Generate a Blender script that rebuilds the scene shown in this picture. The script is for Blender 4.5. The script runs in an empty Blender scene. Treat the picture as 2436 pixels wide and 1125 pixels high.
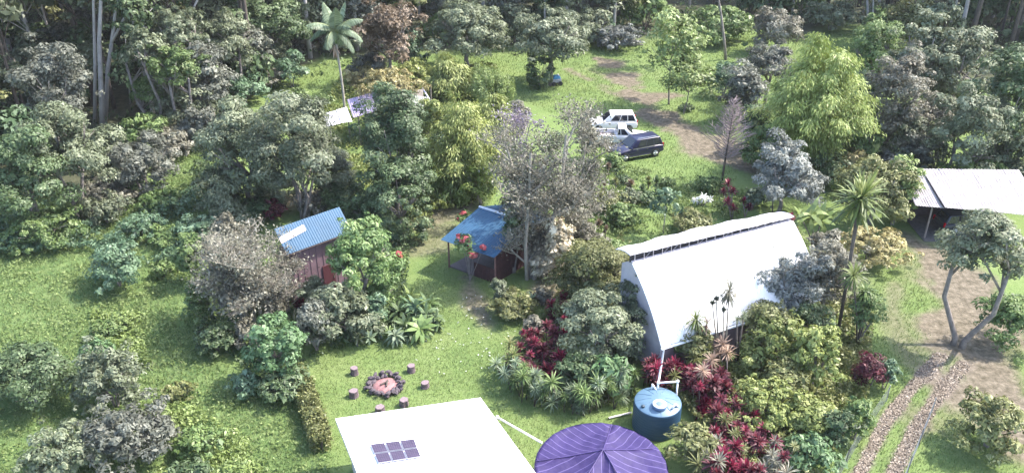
import bpy, bmesh, math, random
import numpy as np
from mathutils import Vector, Matrix
from math import radians, sin, cos, pi, sqrt, atan2

random.seed(7); rng = np.random.default_rng(7)
S = bpy.context.scene; C = S.collection

# ------------------------------------------------------------------ camera, sky, sun, exposure
CAM_H = 31.4; PITCH = radians(29.0); FPX = 2065.0
cam = bpy.data.cameras.new('camera'); cam.sensor_width = 36; cam.lens = 36*FPX/2436
cam.clip_start = .5; cam.clip_end = 6000
co = bpy.data.objects.new('camera', cam); C.objects.link(co)
co.location = (0, 0, CAM_H); co.rotation_euler = (radians(90)-PITCH, 0, 0); S.camera = co

SUN_EL = radians(52); SUN_AZ = radians(17)          # azimuth measured from +x towards +y
w = bpy.data.worlds.new('World'); S.world = w; w.use_nodes = True
nt = w.node_tree; bg = nt.nodes['Background']; sky = nt.nodes.new('ShaderNodeTexSky')
sky.sky_type = 'NISHITA'; sky.sun_disc = False; sky.sun_elevation = SUN_EL; sky.sun_rotation = radians(90)-SUN_AZ
sky.air_density = 1.0; sky.dust_density = 2.2; sky.ozone_density = 1.0
nt.links.new(sky.outputs[0], bg.inputs[0]); bg.inputs[1].default_value = .15
sl = bpy.data.lights.new('sun', 'SUN'); sl.energy = 2.4; sl.angle = radians(.5); sl.color = (1, .93, .84)
so = bpy.data.objects.new('sun', sl); C.objects.link(so)
so.rotation_euler = Vector((cos(SUN_EL)*cos(SUN_AZ), cos(SUN_EL)*sin(SUN_AZ), sin(SUN_EL))).to_track_quat('Z', 'Y').to_euler()
S.view_settings.view_transform = 'Standard'; S.view_settings.look = 'None'
S.view_settings.exposure = 2.12; S.view_settings.gamma = 1; S.view_settings.use_curve_mapping = False

# ------------------------------------------------------------------ surveying helpers
_F = np.array([0, cos(PITCH), -sin(PITCH)]); _U = np.array([0, sin(PITCH), cos(PITCH)]); _R = np.array([1., 0, 0])
def G(x, y, h=0.):
    "place in the world, at height h, that the photograph shows at x, y"
    d = _F+_R*(x-1218)/FPX-_U*(y-562.5)/FPX
    return np.array([0, 0, CAM_H])+d*((h-CAM_H)/d[2])
def P(q):
    v = np.array(q, float)-[0, 0, CAM_H]; z = v@_F
    return np.array([1218+FPX*(v@_R)/z, 562.5-FPX*(v@_U)/z])
def SC(q): return FPX/((np.array(q)-[0, 0, CAM_H])@_F)

# ------------------------------------------------------------------ materials
MATS = {}
def lin(c): return (c[0], c[1], c[2], 1)
def mat(name, col, rough=.7, metal=0., spec=.5, noise=0., nscale=4., bump=0., bscale=30., col2=None, coord='Object'):
    if name in MATS: return MATS[name]
    m = bpy.data.materials.new(name); m.use_nodes = True; n = m.node_tree; b = n.nodes['Principled BSDF']
    b.inputs['Base Color'].default_value = lin(col); b.inputs['Roughness'].default_value = rough
    b.inputs['Metallic'].default_value = metal; b.inputs['Specular IOR Level'].default_value = spec
    tc = n.nodes.new('ShaderNodeTexCoord')
    if noise or col2:
        t = n.nodes.new('ShaderNodeTexNoise'); t.inputs['Scale'].default_value = nscale; t.inputs['Detail'].default_value = 6
        t.inputs['Roughness'].default_value = .65
        n.links.new(tc.outputs[coord], t.inputs['Vector'])
        r = n.nodes.new('ShaderNodeValToRGB'); r.color_ramp.elements[0].position = .32; r.color_ramp.elements[1].position = .68
        c2 = col2 or tuple(min(1, c*(1+noise)) for c in col)
        c1 = col if col2 else tuple(c*(1-noise) for c in col)
        r.color_ramp.elements[0].color = lin(c1); r.color_ramp.elements[1].color = lin(c2)
        n.links.new(t.outputs['Fac'], r.inputs['Fac']); n.links.new(r.outputs['Color'], b.inputs['Base Color'])
    if bump:
        t2 = n.nodes.new('ShaderNodeTexNoise'); t2.inputs['Scale'].default_value = bscale; t2.inputs['Detail'].default_value = 4
        n.links.new(tc.outputs[coord], t2.inputs['Vector'])
        bp = n.nodes.new('ShaderNodeBump'); bp.inputs['Strength'].default_value = bump; bp.inputs['Distance'].default_value = .05
        n.links.new(t2.outputs['Fac'], bp.inputs['Height']); n.links.new(bp.outputs['Normal'], b.inputs['Normal'])
    MATS[name] = m; return m

def leafmat(name, c1, c2, c3, rough=.5, spec=.4, trans=.25):
    "leaves: colour runs over three tones by the leaf's own tint"
    if name in MATS: return MATS[name]
    m = bpy.data.materials.new(name); m.use_nodes = True; n = m.node_tree; b = n.nodes['Principled BSDF']; out = n.nodes['Material Output']
    at = n.nodes.new('ShaderNodeAttribute'); at.attribute_name = 'tint'
    r = n.nodes.new('ShaderNodeValToRGB'); e = r.color_ramp.elements
    e[0].position = .05; e[0].color = lin(c1); e[1].position = .97; e[1].color = lin(c3)
    k = e.new(.55); k.color = lin(c2)
    n.links.new(at.outputs['Fac'], r.inputs['Fac'])
    oi = n.nodes.new('ShaderNodeObjectInfo'); mr = n.nodes.new('ShaderNodeMapRange')
    mr.inputs['To Min'].default_value = .85; mr.inputs['To Max'].default_value = 1.15
    n.links.new(oi.outputs['Random'], mr.inputs['Value'])
    hs = n.nodes.new('ShaderNodeHueSaturation'); n.links.new(mr.outputs[0], hs.inputs['Value']); n.links.new(r.outputs['Color'], hs.inputs['Color'])
    n.links.new(hs.outputs['Color'], b.inputs['Base Color'])
    b.inputs['Roughness'].default_value = rough; b.inputs['Specular IOR Level'].default_value = spec
    if trans:
        tr = n.nodes.new('ShaderNodeBsdfTranslucent'); mx = n.nodes.new('ShaderNodeMixShader'); mx.inputs[0].default_value = trans
        n.links.new(hs.outputs['Color'], tr.inputs['Color'])
        n.links.new(b.outputs[0], mx.inputs[1]); n.links.new(tr.outputs[0], mx.inputs[2]); n.links.new(mx.outputs[0], out.inputs['Surface'])
    MATS[name] = m; return m

LM = dict(
 grey=leafmat('leaf_grey_green', (.068,.086,.045), (.150,.178,.100), (.270,.300,.200)),
 dark=leafmat('leaf_dark_green', (.040,.066,.026), (.088,.135,.055), (.190,.250,.130)),
 green=leafmat('leaf_green', (.055,.100,.028), (.130,.195,.060), (.250,.320,.130)),
 citrus=leafmat('leaf_citrus', (.050,.100,.025), (.130,.200,.065), (.280,.370,.160)),
 bright=leafmat('leaf_bright', (.055,.110,.040), (.120,.210,.085), (.240,.350,.180)),
 teal=leafmat('leaf_teal', (.045,.090,.045), (.110,.180,.095), (.210,.300,.190)),
 yellow=leafmat('leaf_yellow_green', (.10,.13,.03), (.20,.24,.065), (.36,.395,.145)),
 bamboo=leafmat('leaf_bamboo', (.110,.150,.030), (.225,.290,.070), (.390,.450,.160)),
 gold=leafmat('leaf_gold', (.190,.160,.060), (.330,.290,.120), (.480,.440,.220)),
 olive=leafmat('leaf_olive', (.075,.085,.028), (.160,.175,.060), (.290,.300,.140)),
 brown=leafmat('leaf_brown_grey', (.092,.088,.062), (.175,.170,.125), (.320,.315,.250)),
 purple=leafmat('leaf_purple_grey', (.062,.068,.050), (.128,.138,.105), (.235,.245,.200)),
 lilac=leafmat('leaf_lilac_grey', (.085,.095,.082), (.175,.190,.170), (.330,.350,.320)),
 lilacfl=leafmat('flower_lilac', (.13,.10,.15), (.24,.19,.27), (.38,.32,.42)),
 red=leafmat('leaf_crimson', (.040,.005,.012), (.125,.010,.030), (.330,.035,.075)),
 maroon=leafmat('leaf_maroon', (.035,.008,.012), (.10,.018,.03), (.22,.05,.06)),
 rust=leafmat('leaf_rust', (.080,.060,.035), (.170,.125,.080), (.290,.230,.170)),
 peach=leafmat('leaf_dry_peach', (.17,.11,.075), (.30,.20,.145), (.48,.36,.27)),
 cream=leafmat('leaf_cream', (.320,.270,.180), (.540,.480,.340), (.740,.700,.550)),
 lime=leafmat('leaf_lime', (.085,.125,.030), (.180,.240,.070), (.320,.390,.170)),
 pinkfl=leafmat('flower_pink', (.45,.05,.06), (.62,.12,.13), (.75,.28,.27), trans=.1),
 palm=leafmat('leaf_palm', (.070,.100,.050), (.150,.205,.120), (.290,.350,.250)),
 dracaena=leafmat('leaf_dracaena', (.035,.055,.015), (.110,.150,.040), (.300,.330,.130)),
 white=leafmat('leaf_white', (.35,.37,.33), (.55,.57,.52), (.72,.72,.68)),
 lawn=leafmat('grass_short', (.085,.132,.040), (.142,.195,.062), (.210,.250,.100), rough=.6, spec=.25, trans=.3),
 meadow=leafmat('weeds', (.090,.138,.045), (.155,.210,.070), (.250,.300,.125), rough=.55, spec=.3, trans=.3),
)
BARK = mat('bark_grey', (.20,.175,.16), .9, noise=.35, nscale=3, bump=.6, bscale=14)
BARKD = mat('bark_dark', (.085,.07,.06), .9, noise=.3, nscale=3, bump=.5, bscale=14)
BARKW = mat('bark_pale', (.42,.385,.37), .85, noise=.25, nscale=1.5, bump=.4, bscale=10)
TWIG = mat('twig_grey', (.27,.245,.205), .9, noise=.3, nscale=1.2)
TWIGL = mat('twig_lilac', (.25,.2,.2), .9, noise=.25, nscale=1.2)
WHITE = mat('white_metal_roofing', (.84,.83,.84), .38, noise=.025, nscale=.7)
WHITEP = mat('white_pvc', (.78,.78,.76), .4, noise=.05, nscale=3)

# ------------------------------------------------------------------ object helpers
def link(o, parent=None):
    C.objects.link(o)
    if parent is not None: o.parent = parent
    return o
def tag(o, label=None, cat=None, group=None, kind=None):
    if label: o['label'] = label
    if cat: o['category'] = cat
    if group: o['group'] = group
    if kind: o['kind'] = kind
    return o
def empty(name, loc, label, cat, group=None, rz=0.):
    o = bpy.data.objects.new(name, None); o.empty_display_size = .3; o.location = loc; o.rotation_euler = (0, 0, rz)
    link(o); return tag(o, label, cat, group)
def mobj(name, me, m=None, parent=None, loc=None):
    o = bpy.data.objects.new(name, me)
    if m is not None and not me.materials: me.materials.append(m)
    if loc is not None: o.location = loc
    return link(o, parent)
def pymesh(name, v, f, smooth=False):
    me = bpy.data.meshes.new(name); me.from_pydata([tuple(map(float, a)) for a in v], [], [tuple(int(i) for i in a) for a in f]); me.update()
    if smooth: me.polygons.foreach_set('use_smooth', [True]*len(me.polygons))
    return me
def quadmesh(name, V, tint=None, nv=4):
    "V: (n, nv, 3): one face per leaf"
    n = len(V); me = bpy.data.meshes.new(name)
    me.vertices.add(n*nv); me.vertices.foreach_set('co', V.reshape(-1).astype(np.float32))
    me.loops.add(n*nv); me.loops.foreach_set('vertex_index', np.arange(n*nv, dtype=np.int32))
    me.polygons.add(n); me.polygons.foreach_set('loop_start', np.arange(0, n*nv, nv, dtype=np.int32))
    me.polygons.foreach_set('loop_total', np.full(n, nv, dtype=np.int32))
    if tint is not None:
        a = me.attributes.new('tint', 'FLOAT', 'FACE'); a.data.foreach_set('value', np.clip(tint, 0, 1).astype(np.float32))
    me.update(calc_edges=True); return me
class MB:
    def __init__(s): s.v = []; s.f = []
    def add(s, v, f):
        k = len(s.v); s.v += [tuple(map(float, a)) for a in v]; s.f += [tuple(i+k for i in a) for a in f]; return s
    def box(s, c, d, rz=0.):
        x, y, z = d[0]/2, d[1]/2, d[2]/2; cs, sn = cos(rz), sin(rz)
        v = [(c[0]+a*x*cs-b*y*sn, c[1]+a*x*sn+b*y*cs, c[2]+e*z) for e in (-1, 1) for a, b in ((-1,-1),(1,-1),(1,1),(-1,1))]
        return s.add(v, [(3,2,1,0),(4,5,6,7),(0,1,5,4),(1,2,6,5),(2,3,7,6),(3,0,4,7)])
    def tube(s, pts, rad, n=6, cap=True):
        pts = [np.array(p, float) for p in pts]
        if np.isscalar(rad): rad = [rad]*len(pts)
        vs = []; fs = []; prev = None
        for i, p in enumerate(pts):
            d = pts[min(i+1, len(pts)-1)]-pts[max(i-1, 0)]; d = d/(np.linalg.norm(d)+1e-9)
            if prev is None:
                a = np.cross(d, [0, 0, 1.]) if abs(d[2]) < .9 else np.cross(d, [1., 0, 0])
            else: a = prev-d*(prev@d)
            a = a/(np.linalg.norm(a)+1e-9); b = np.cross(d, a); prev = a
            for k in range(n):
                t = 2*pi*k/n; vs.append(p+(a*cos(t)+b*sin(t))*rad[i])
        for i in range(len(pts)-1):
            for k in range(n): fs.append((i*n+k, i*n+(k+1) % n, (i+1)*n+(k+1) % n, (i+1)*n+k))
        if cap: fs.append(tuple(range(n-1, -1, -1))); fs.append(tuple((len(pts)-1)*n+k for k in range(n)))
        return s.add(vs, fs)
    def lathe(s, prof, n=24, c=(0, 0, 0), cap=True):
        vs = [(c[0]+r*cos(2*pi*k/n), c[1]+r*sin(2*pi*k/n), c[2]+z) for r, z in prof for k in range(n)]
        fs = [(i*n+k, i*n+(k+1) % n, (i+1)*n+(k+1) % n, (i+1)*n+k) for i in range(len(prof)-1) for k in range(n)]
        if cap: fs.append(tuple(range(n-1, -1, -1))); fs.append(tuple((len(prof)-1)*n+k for k in range(n)))
        return s.add(vs, fs)
    def slab(s, q, th):
        "thick sheet from 4 top corners (counter-clockwise from above); th along the normal, downwards"
        q = [np.array(a, float) for a in q]; nrm = np.cross(q[1]-q[0], q[3]-q[0]); nrm /= np.linalg.norm(nrm)
        v = [a-nrm*th for a in q]+q
        return s.add(v, [(3,2,1,0),(4,5,6,7),(0,1,5,4),(1,2,6,5),(2,3,7,6),(3,0,4,7)])
    def mesh(s, name, smooth=False): return pymesh(name, s.v, s.f, smooth)
    def build(s, name, m, parent=None, smooth=False, loc=None):
        return mobj(name, s.mesh(name, smooth), m, parent, loc)
def bil(q, u, v):
    q = [np.array(a, float) for a in q]
    return q[0]*(1-u)*(1-v)+q[1]*u*(1-v)+q[2]*u*v+q[3]*(1-u)*v
def nrm(a): return a/(np.linalg.norm(a, axis=-1, keepdims=True)+1e-9)

# ------------------------------------------------------------------ foliage generators
def kites(pos, axis, normal, L, W, fold=.25, tip=0.):
    axis = nrm(axis); side = nrm(np.cross(axis, normal)); up = np.cross(side, axis)
    L = L[:, None]; W = W[:, None]
    b = pos-axis*L*.5; t = pos+axis*L*.5-up*L*tip
    m = pos-axis*L*.08
    l = m+side*W*.5+up*W*fold; r = m-side*W*.5+up*W*fold
    return np.stack([b, r, t, l], 1)
def crown(rx, rz, seed, leaf=.3, lw=.42, cov=1.45, clump=.24, weep=0., sparse=0., flat=.65, cap=26000, shape='dome', lump=.34, ry=None, shell=.62):
    r_ = np.random.default_rng(seed); ry = ry or rx
    area = 4*pi*((rx*ry)**1.6/3+2*(rx*rz)**1.6/3)**(1/1.6)*.9
    n = int(cov*(1-sparse)*area/(leaf*leaf*lw*.5))
    if n > cap: leaf *= sqrt(n/cap); n = cap
    n = max(n, 150)
    cr = clump*min((rx+ry)/2, max(rz, .45*rx)); nc = int(max(9, area/(cr*cr*pi)*1.15))
    d = nrm(r_.normal(size=(nc, 3)))
    if shape == 'dome': d[:, 2] = np.where(d[:, 2] < -.62, -d[:, 2], d[:, 2])
    ph = r_.uniform(0, 6.28, 6); fr = r_.uniform(1.5, 4, (6, 3))
    lu = sum(np.sin(d@fr[i]*1.5+ph[i]) for i in range(6))/6
    rad = (1-shell*r_.random(nc)**2.2)*(1+lump*lu*1.6)+r_.normal(size=nc)*.035
    c = d*rad[:, None]
    if shape == 'cone':
        z = r_.random(nc)**1.2; a = r_.uniform(0, 2*pi, nc); q = (1-z)**.75*(.55+.45*r_.random(nc)**.5)
        c = np.stack([q*np.cos(a), q*np.sin(a), z*2-1], 1)
    if shape == 'column':
        z = r_.uniform(-1, 1, nc); a = r_.uniform(0, 2*pi, nc); q = np.sqrt(np.clip(1-z**4*.8, .1, 1))*(.6+.4*r_.random(nc)**.5)
        c = np.stack([q*np.cos(a), q*np.sin(a), z], 1)
    c = c*[rx-cr*.6, ry-cr*.6, max(rz-cr*.5, .2*rz)]
    crs = cr*r_.uniform(.55, 1.4, nc)
    st_ = r_.random(nc) < .16; c[st_] *= (1.12+.2*r_.random(st_.sum()))[:, None]; crs[st_] *= .6; tc = r_.normal(size=nc)*.19
    i = r_.choice(nc, n, p=crs**2/np.sum(crs**2)); e = nrm(r_.normal(size=(n, 3)))
    e[:, 2] = np.where((e[:, 2] < 0) & (r_.random(n) < .55), -e[:, 2], e[:, 2])
    rr = crs[i]*(.45+.62*r_.random(n)**.6)
    zs = flat if weep <= 0 else 1.2+weep
    p = c[i]+e*rr[:, None]*[1, 1, zs]
    if weep > 0: p[:, 2] -= weep*crs[i]*r_.random(n)*1.2
    nn = nrm(e*.8+nrm(c[i]/[rx, ry, rz]+1e-6)*.45+[0, 0, .55]+r_.normal(size=(n, 3))*.45)
    ax = r_.normal(size=(n, 3))+e*.8; ax -= nn*np.sum(ax*nn, 1)[:, None]; ax = nrm(ax); ax[:, 2] -= .25+weep*1.4
    L = leaf*np.clip(np.exp(r_.normal(size=n)*.3), .45, 1.9)*r_.uniform(.75, 1.25, nc)[i]; V = kites(p, ax, nn, L, L*lw*r_.uniform(.7, 1.3, n))
    ti = np.clip(.5+tc[i]+r_.normal(size=n)*.15, 0, 1)
    return quadmesh('leaves', V, ti)
_cc = {}
def crown_cached(key, **k):
    if key not in _cc: _cc[key] = crown(**k)
    return _cc[key]
def trunk_mb(h0, rx, rz, seed, r0, multi=1, lean=.1):
    "h0: height of crown centre above ground; limbs spread into the crown"
    r_ = random.Random(seed); mb = MB()
    for t in range(multi):
        a0 = r_.uniform(0, 6.28); l = lean*h0*(1 if multi == 1 else 2.2)
        b = np.array([cos(a0), sin(a0), 0])*(r0*1.1 if multi > 1 else 0)
        top = np.array([cos(a0)*l, sin(a0)*l, max(h0-rz*.35, .3)])
        mid = b*.5+top*.5+np.array([r_.uniform(-.08, .08)*h0, r_.uniform(-.08, .08)*h0, 0])
        q = r0/(multi**.5)
        mb.tube([b-[0, 0, .15], b+(0, 0, .25*h0*.3), mid, top], [q*1.35, q, q*.8, q*.6], 7)
        for k in range(4 if multi > 1 else 7):
            a = r_.uniform(0, 6.28); s = mid*.5+top*.5 if r_.random() < .5 else top
            e = np.array([cos(a)*rx*r_.uniform(.45, .8), sin(a)*rx*r_.uniform(.45, .8), h0+rz*r_.uniform(-.2, .6)])
            m_ = (s+e)/2+[0, 0, -.08*rz]
            mb.tube([s, m_, e], [q*.5, q*.33, q*.12], 5)
            for j in range(2):
                a2 = a+r_.uniform(-.9, .9); e2 = m_+np.array([cos(a2)*rx*.35, sin(a2)*rx*.35, rz*r_.uniform(.1, .5)])
                mb.tube([m_, (m_+e2)/2+[0, 0, .05], e2], [q*.25, q*.17, q*.07], 4)
    return mb

def solve(px, py, hw, hh, zb, ry=None):
    "crown ellipsoid whose picture is centred at px,py with half extents hw,hh and whose underside is zb above ground"
    rz = 2.
    for _ in range(12):
        c = G(px, py, zb+rz); s = SC(c); th = math.atan2(CAM_H-c[2], c[1]); rx = hw/s
        d = max((hh/s)**2-(rx*sin(th))**2, (rx*.42)**2); rz = .5*rz+.5*sqrt(d)/cos(th)
    return c, rx, rz
TREES = []
def bamboo(rx, rz, cz, seed, leaf, n):
    "arching culms; leaf sprays hang from the upper two thirds of each, so the outline is made of plumes"
    r_ = np.random.default_rng(seed); H = cz+rz; N = int(34+rx*7); mb = MB(); P_ = []; A_ = []; T_ = []
    for i in range(N):
        a = r_.uniform(0, 2*pi); f = r_.random()**.6; R0 = rx*f*r_.uniform(.8, 1.12); h = H*(1.07-.58*f**1.4)*r_.uniform(.86, 1.04); b = np.array([cos(a), sin(a), 0])
        t = np.linspace(0, 1, 9)[:, None]; pts = b*(rx*.12+R0*t**1.55*.95)+np.array([0, 0, 1.])*h*(1-(1-t)**1.7)*np.where(t > .8, 1-(t-.8)*.35*(1+f), 1)
        if i % 2 == 0: mb.tube(list(pts), [.045-.035*q/8 for q in range(9)], 4, cap=False)
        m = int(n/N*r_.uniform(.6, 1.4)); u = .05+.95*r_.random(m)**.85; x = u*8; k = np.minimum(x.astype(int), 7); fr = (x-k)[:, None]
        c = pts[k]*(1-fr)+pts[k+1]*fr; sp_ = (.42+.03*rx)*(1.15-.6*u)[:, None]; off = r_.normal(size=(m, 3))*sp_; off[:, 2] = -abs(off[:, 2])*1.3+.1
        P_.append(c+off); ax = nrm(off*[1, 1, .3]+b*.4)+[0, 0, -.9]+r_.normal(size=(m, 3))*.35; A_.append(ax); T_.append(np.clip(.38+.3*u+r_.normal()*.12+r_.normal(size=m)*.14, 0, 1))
    p = np.concatenate(P_); ax = np.concatenate(A_); m = len(p); p[:, 2] = np.maximum(p[:, 2], .1)
    nn = nrm(nrm(p*[1, 1, 0])*.6+[0, 0, .7]+r_.normal(size=(m, 3))*.45); L = leaf*r_.uniform(.7, 1.5, m)
    return quadmesh('leaves', kites(p, ax, nn, L, L*.26), np.concatenate(T_)), mb
def tree(px, py, hw, hh, zb, sp, label, name='broadleaf_tree', cat='tree', group=None, bark=BARK, multi=1, tr=None, seed=None, unique=True, **k):
    c, rx, rz = solve(px, py, hw, hh, zb); dist = np.linalg.norm(c-[0, 0, CAM_H])
    seed = seed if seed is not None else int(px*7+py*13)
    k.setdefault('leaf', max(.19, .0031*dist)*k.pop('ls', 1.)); base = (c[0], c[1], 0)
    o = empty(name, base, label, cat, group, rz=0)
    culms = None
    if name == 'bamboo_clump':
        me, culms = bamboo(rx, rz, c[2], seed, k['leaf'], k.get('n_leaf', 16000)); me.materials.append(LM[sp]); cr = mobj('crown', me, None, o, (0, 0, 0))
        culms.build('culms', bark, o, True); TREES.append((c, rx, rz)); return o
    if rx < 2.75:
        q = lambda v, b: round(math.log(v)/math.log(b)); a_ = q(rx, 1.3); b_ = q(rz/rx, 1.35); l_ = q(k['leaf'], 1.3)
        k2 = dict(k, leaf=1.3**l_); key = (sp, a_, b_, seed % 2, tuple(sorted(k2.items())))
        if key not in _cc: _cc[key] = crown(1.3**a_, 1.3**a_*1.35**b_, seed, **k2); _cc[key].materials.append(LM[sp])
        cr = mobj('crown', _cc[key], None, o, (0, 0, c[2])); cr.scale = (rx/1.3**a_, rx/1.3**a_, rz/(1.3**a_*1.35**b_)); cr.rotation_euler.z = seed % 6
    else:
        me = crown(rx, rz, seed, **k); me.materials.append(LM[sp]); cr = mobj('crown', me, None, o, (0, 0, c[2]))
    tm = trunk_mb(c[2], rx, rz, seed, tr or max(.06, .045*rx+.02*c[2]), multi); tm.build('trunk', bark, o, True)
    TREES.append((c, rx, rz)); return o
def bush(px, py, hw, hh, sp, label, name='shrub', cat='shrub', group=None, zb=0., **k):
    k.setdefault('clump', .3); return tree(px, py, hw, hh, zb, sp, label, name, cat, group, multi=k.pop('multi', 3), **k)

# ------------------------------------------------------------------ the ground
def axisvals(lo, hi, step, far):
    a = list(np.arange(lo, hi+step, step)); s = step; x = a[-1]
    while x < far: s *= 1.5; x += s; a.append(x)
    s = step; x = a[0]; b = []
    while x > -far: s *= 1.5; x -= s; b.append(x)
    return np.array(b[::-1]+a)
def vnoise(x, y, sc, seed=0):
    "smooth value noise"
    r_ = np.random.default_rng(seed); T = r_.random((256, 256)); x = x/sc+1000; y = y/sc+1000
    xi = np.floor(x).astype(int); yi = np.floor(y).astype(int); fx = x-xi; fy = y-yi; fx = fx*fx*(3-2*fx); fy = fy*fy*(3-2*fy)
    g = lambda a, b: T[a % 256, b % 256]
    return (g(xi, yi)*(1-fx)+g(xi+1, yi)*fx)*(1-fy)+(g(xi, yi+1)*(1-fx)+g(xi+1, yi+1)*fx)*fy
def fbm(x, y, sc, seed=0): return .5*vnoise(x, y, sc, seed)+.28*vnoise(x, y, sc/2.1, seed+1)+.14*vnoise(x, y, sc/4.3, seed+2)+.08*vnoise(x, y, sc/9, seed+3)
def seg_d(X, Y, pl):
    "distance to a polyline given in photograph coordinates, with the interpolated width"
    best = np.full(X.shape, 1e9)
    for (x1, y1, w1), (x2, y2, w2) in zip(pl[:-1], pl[1:]):
        a = G(x1, y1)[:2]; b = G(x2, y2)[:2]; d = b-a; t = np.clip(((X-a[0])*d[0]+(Y-a[1])*d[1])/(d@d), 0, 1)
        dd = np.hypot(X-a[0]-t*d[0], Y-a[1]-t*d[1])/(w1+(w2-w1)*t); best = np.minimum(best, dd)
    return best
def inpoly(X, Y, poly):
    "poly in photograph coordinates"
    q = [G(*p)[:2] for p in poly]; r = np.zeros(X.shape, bool)
    for (x1, y1), (x2, y2) in zip(q, q[1:]+q[:1]):
        c = ((y1 > Y) != (y2 > Y)) & (X < (x2-x1)*(Y-y1)/(y2-y1+1e-12)+x1); r ^= c
    return r
def hgt(X, Y): return .16*(fbm(X, Y, 14, 50)-.5)+.05*(vnoise(X, Y, 1.7, 60)-.5)
MEADOW = [(-300, 470), (330, 470), (385, 400), (440, 300), (520, 270), (530, 330), (470, 450), (560, 500), (470, 640), (480, 800), (600, 930), (720, 900), (780, 1090), (800, 1300), (-400, 1300)]
def masks(X, Y):
    n = fbm(X, Y, 3.0, 11)-.5; n2 = fbm(X, Y, 9, 21)-.5
    # two-wheel dirt drive that comes in from the right and crosses the lawn
    d = seg_d(X, Y, [(1880, 400, 2.2), (1760, 372, 2.2), (1640, 330, 1.8), (1560, 272, 1.7), (1500, 222, 2.6), (1480, 165, 2.2), (1420, 140, .8)])
    dirt = np.clip((1.25-d+n*3.0+n2*1.2)*1.9, 0, .97)
    d = seg_d(X, Y, [(1350, 165, .5), (1400, 190, .35)]); dirt = np.maximum(dirt, np.clip((1.1-d+n*2)*1.4, 0, .8))
    d = seg_d(X, Y, [(1110, 660, 1.0), (1130, 720, 1.1), (1155, 765, .8)]); dirt = np.maximum(dirt, np.clip((1.1-d+n*2)*1.3, 0, .85))
    d = seg_d(X, Y, [(960, 590, 1.6), (1040, 585, 1.2), (1060, 540, 1.2)]); dirt = np.maximum(dirt, np.clip((1.1-d+n*2.2)*1., 0, .6))
    d = seg_d(X, Y, [(1020, 530, 1.5), (1120, 470, 1.6)]); dirt = np.maximum(dirt, np.clip((1.1-d+n*2.2)*1.2, 0, .8))
    d = seg_d(X, Y, [(1620, 700, 5), (1900, 640, 5)]); dirt = np.maximum(dirt, np.clip((1.1-d+n)*1.5, 0, .9))
    d = seg_d(X, Y, [(640, 480, 2), (780, 470, 2)]); dirt = np.maximum(dirt, np.clip((1.1-d+n)*1.5, 0, .9))
    d = seg_d(X, Y, [(1290, 700, 1.6), (1330, 640, 1.5)]); dirt = np.maximum(dirt, np.clip((1.1-d+n*2)*1.4, 0, .9))
    # bare yard on the right
    d = seg_d(X, Y, [(2160, 560, 1.6), (2260, 640, 2.6), (2330, 800, 3.2), (2420, 1000, 4)]); dirt = np.maximum(dirt, np.clip((1.2-d+n*2.2+n2)*1.7, 0, .96))
    d = seg_d(X, Y, [(2130, 680, .8), (2120, 760, 1.1), (2180, 860, 1.3)]); dirt = np.maximum(dirt, np.clip((1.1-d+n*2)*.9, 0, .6))
    dirt = np.maximum(dirt, np.clip((.9-seg_d(X, Y, [(918, 917, 1.25), (919, 917, 1.25)])+n*1.2)*1.6, 0, .75))
    # gravel wheel tracks
    g = seg_d(X, Y, [(2240, 850, .6), (2172, 920, .38), (2110, 1000, .34), (2045, 1125, .34), (1985, 1230, .34)])
    g2 = seg_d(X, Y, [(2290, 870, .6), (2235, 940, .4), (2180, 1020, .36), (2125, 1125, .36), (2080, 1230, .36)])
    grav = np.clip((1.1-np.minimum(g, g2)+n*.9)*2.2, 0, 1)
    lush = np.clip((inpoly(X, Y, MEADOW)*1.)+n2*.4, 0, 1)
    forest = np.clip((Y-forest_edge(X))/3.+n2*3, 0, 1)
    return dirt, grav, lush, forest
_fe = [(-900, 520), (-200, 470), (218, 455), (380, 425), (450, 350), (560, 262), (640, 215), (760, 150), (900, 140), (1130, 122), (1260, 118), (1420, 112), (1540, 102), (1640, 62), (1800, 66), (1850, 100), (2000, 62), (2110, 70), (2150, 130), (2300, 190), (2600, 230), (3400, 260)]
_fw = np.array([G(x, y)[:2] for x, y in _fe])
def forest_edge(X): return np.interp(X, _fw[:, 0], _fw[:, 1])
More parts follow.
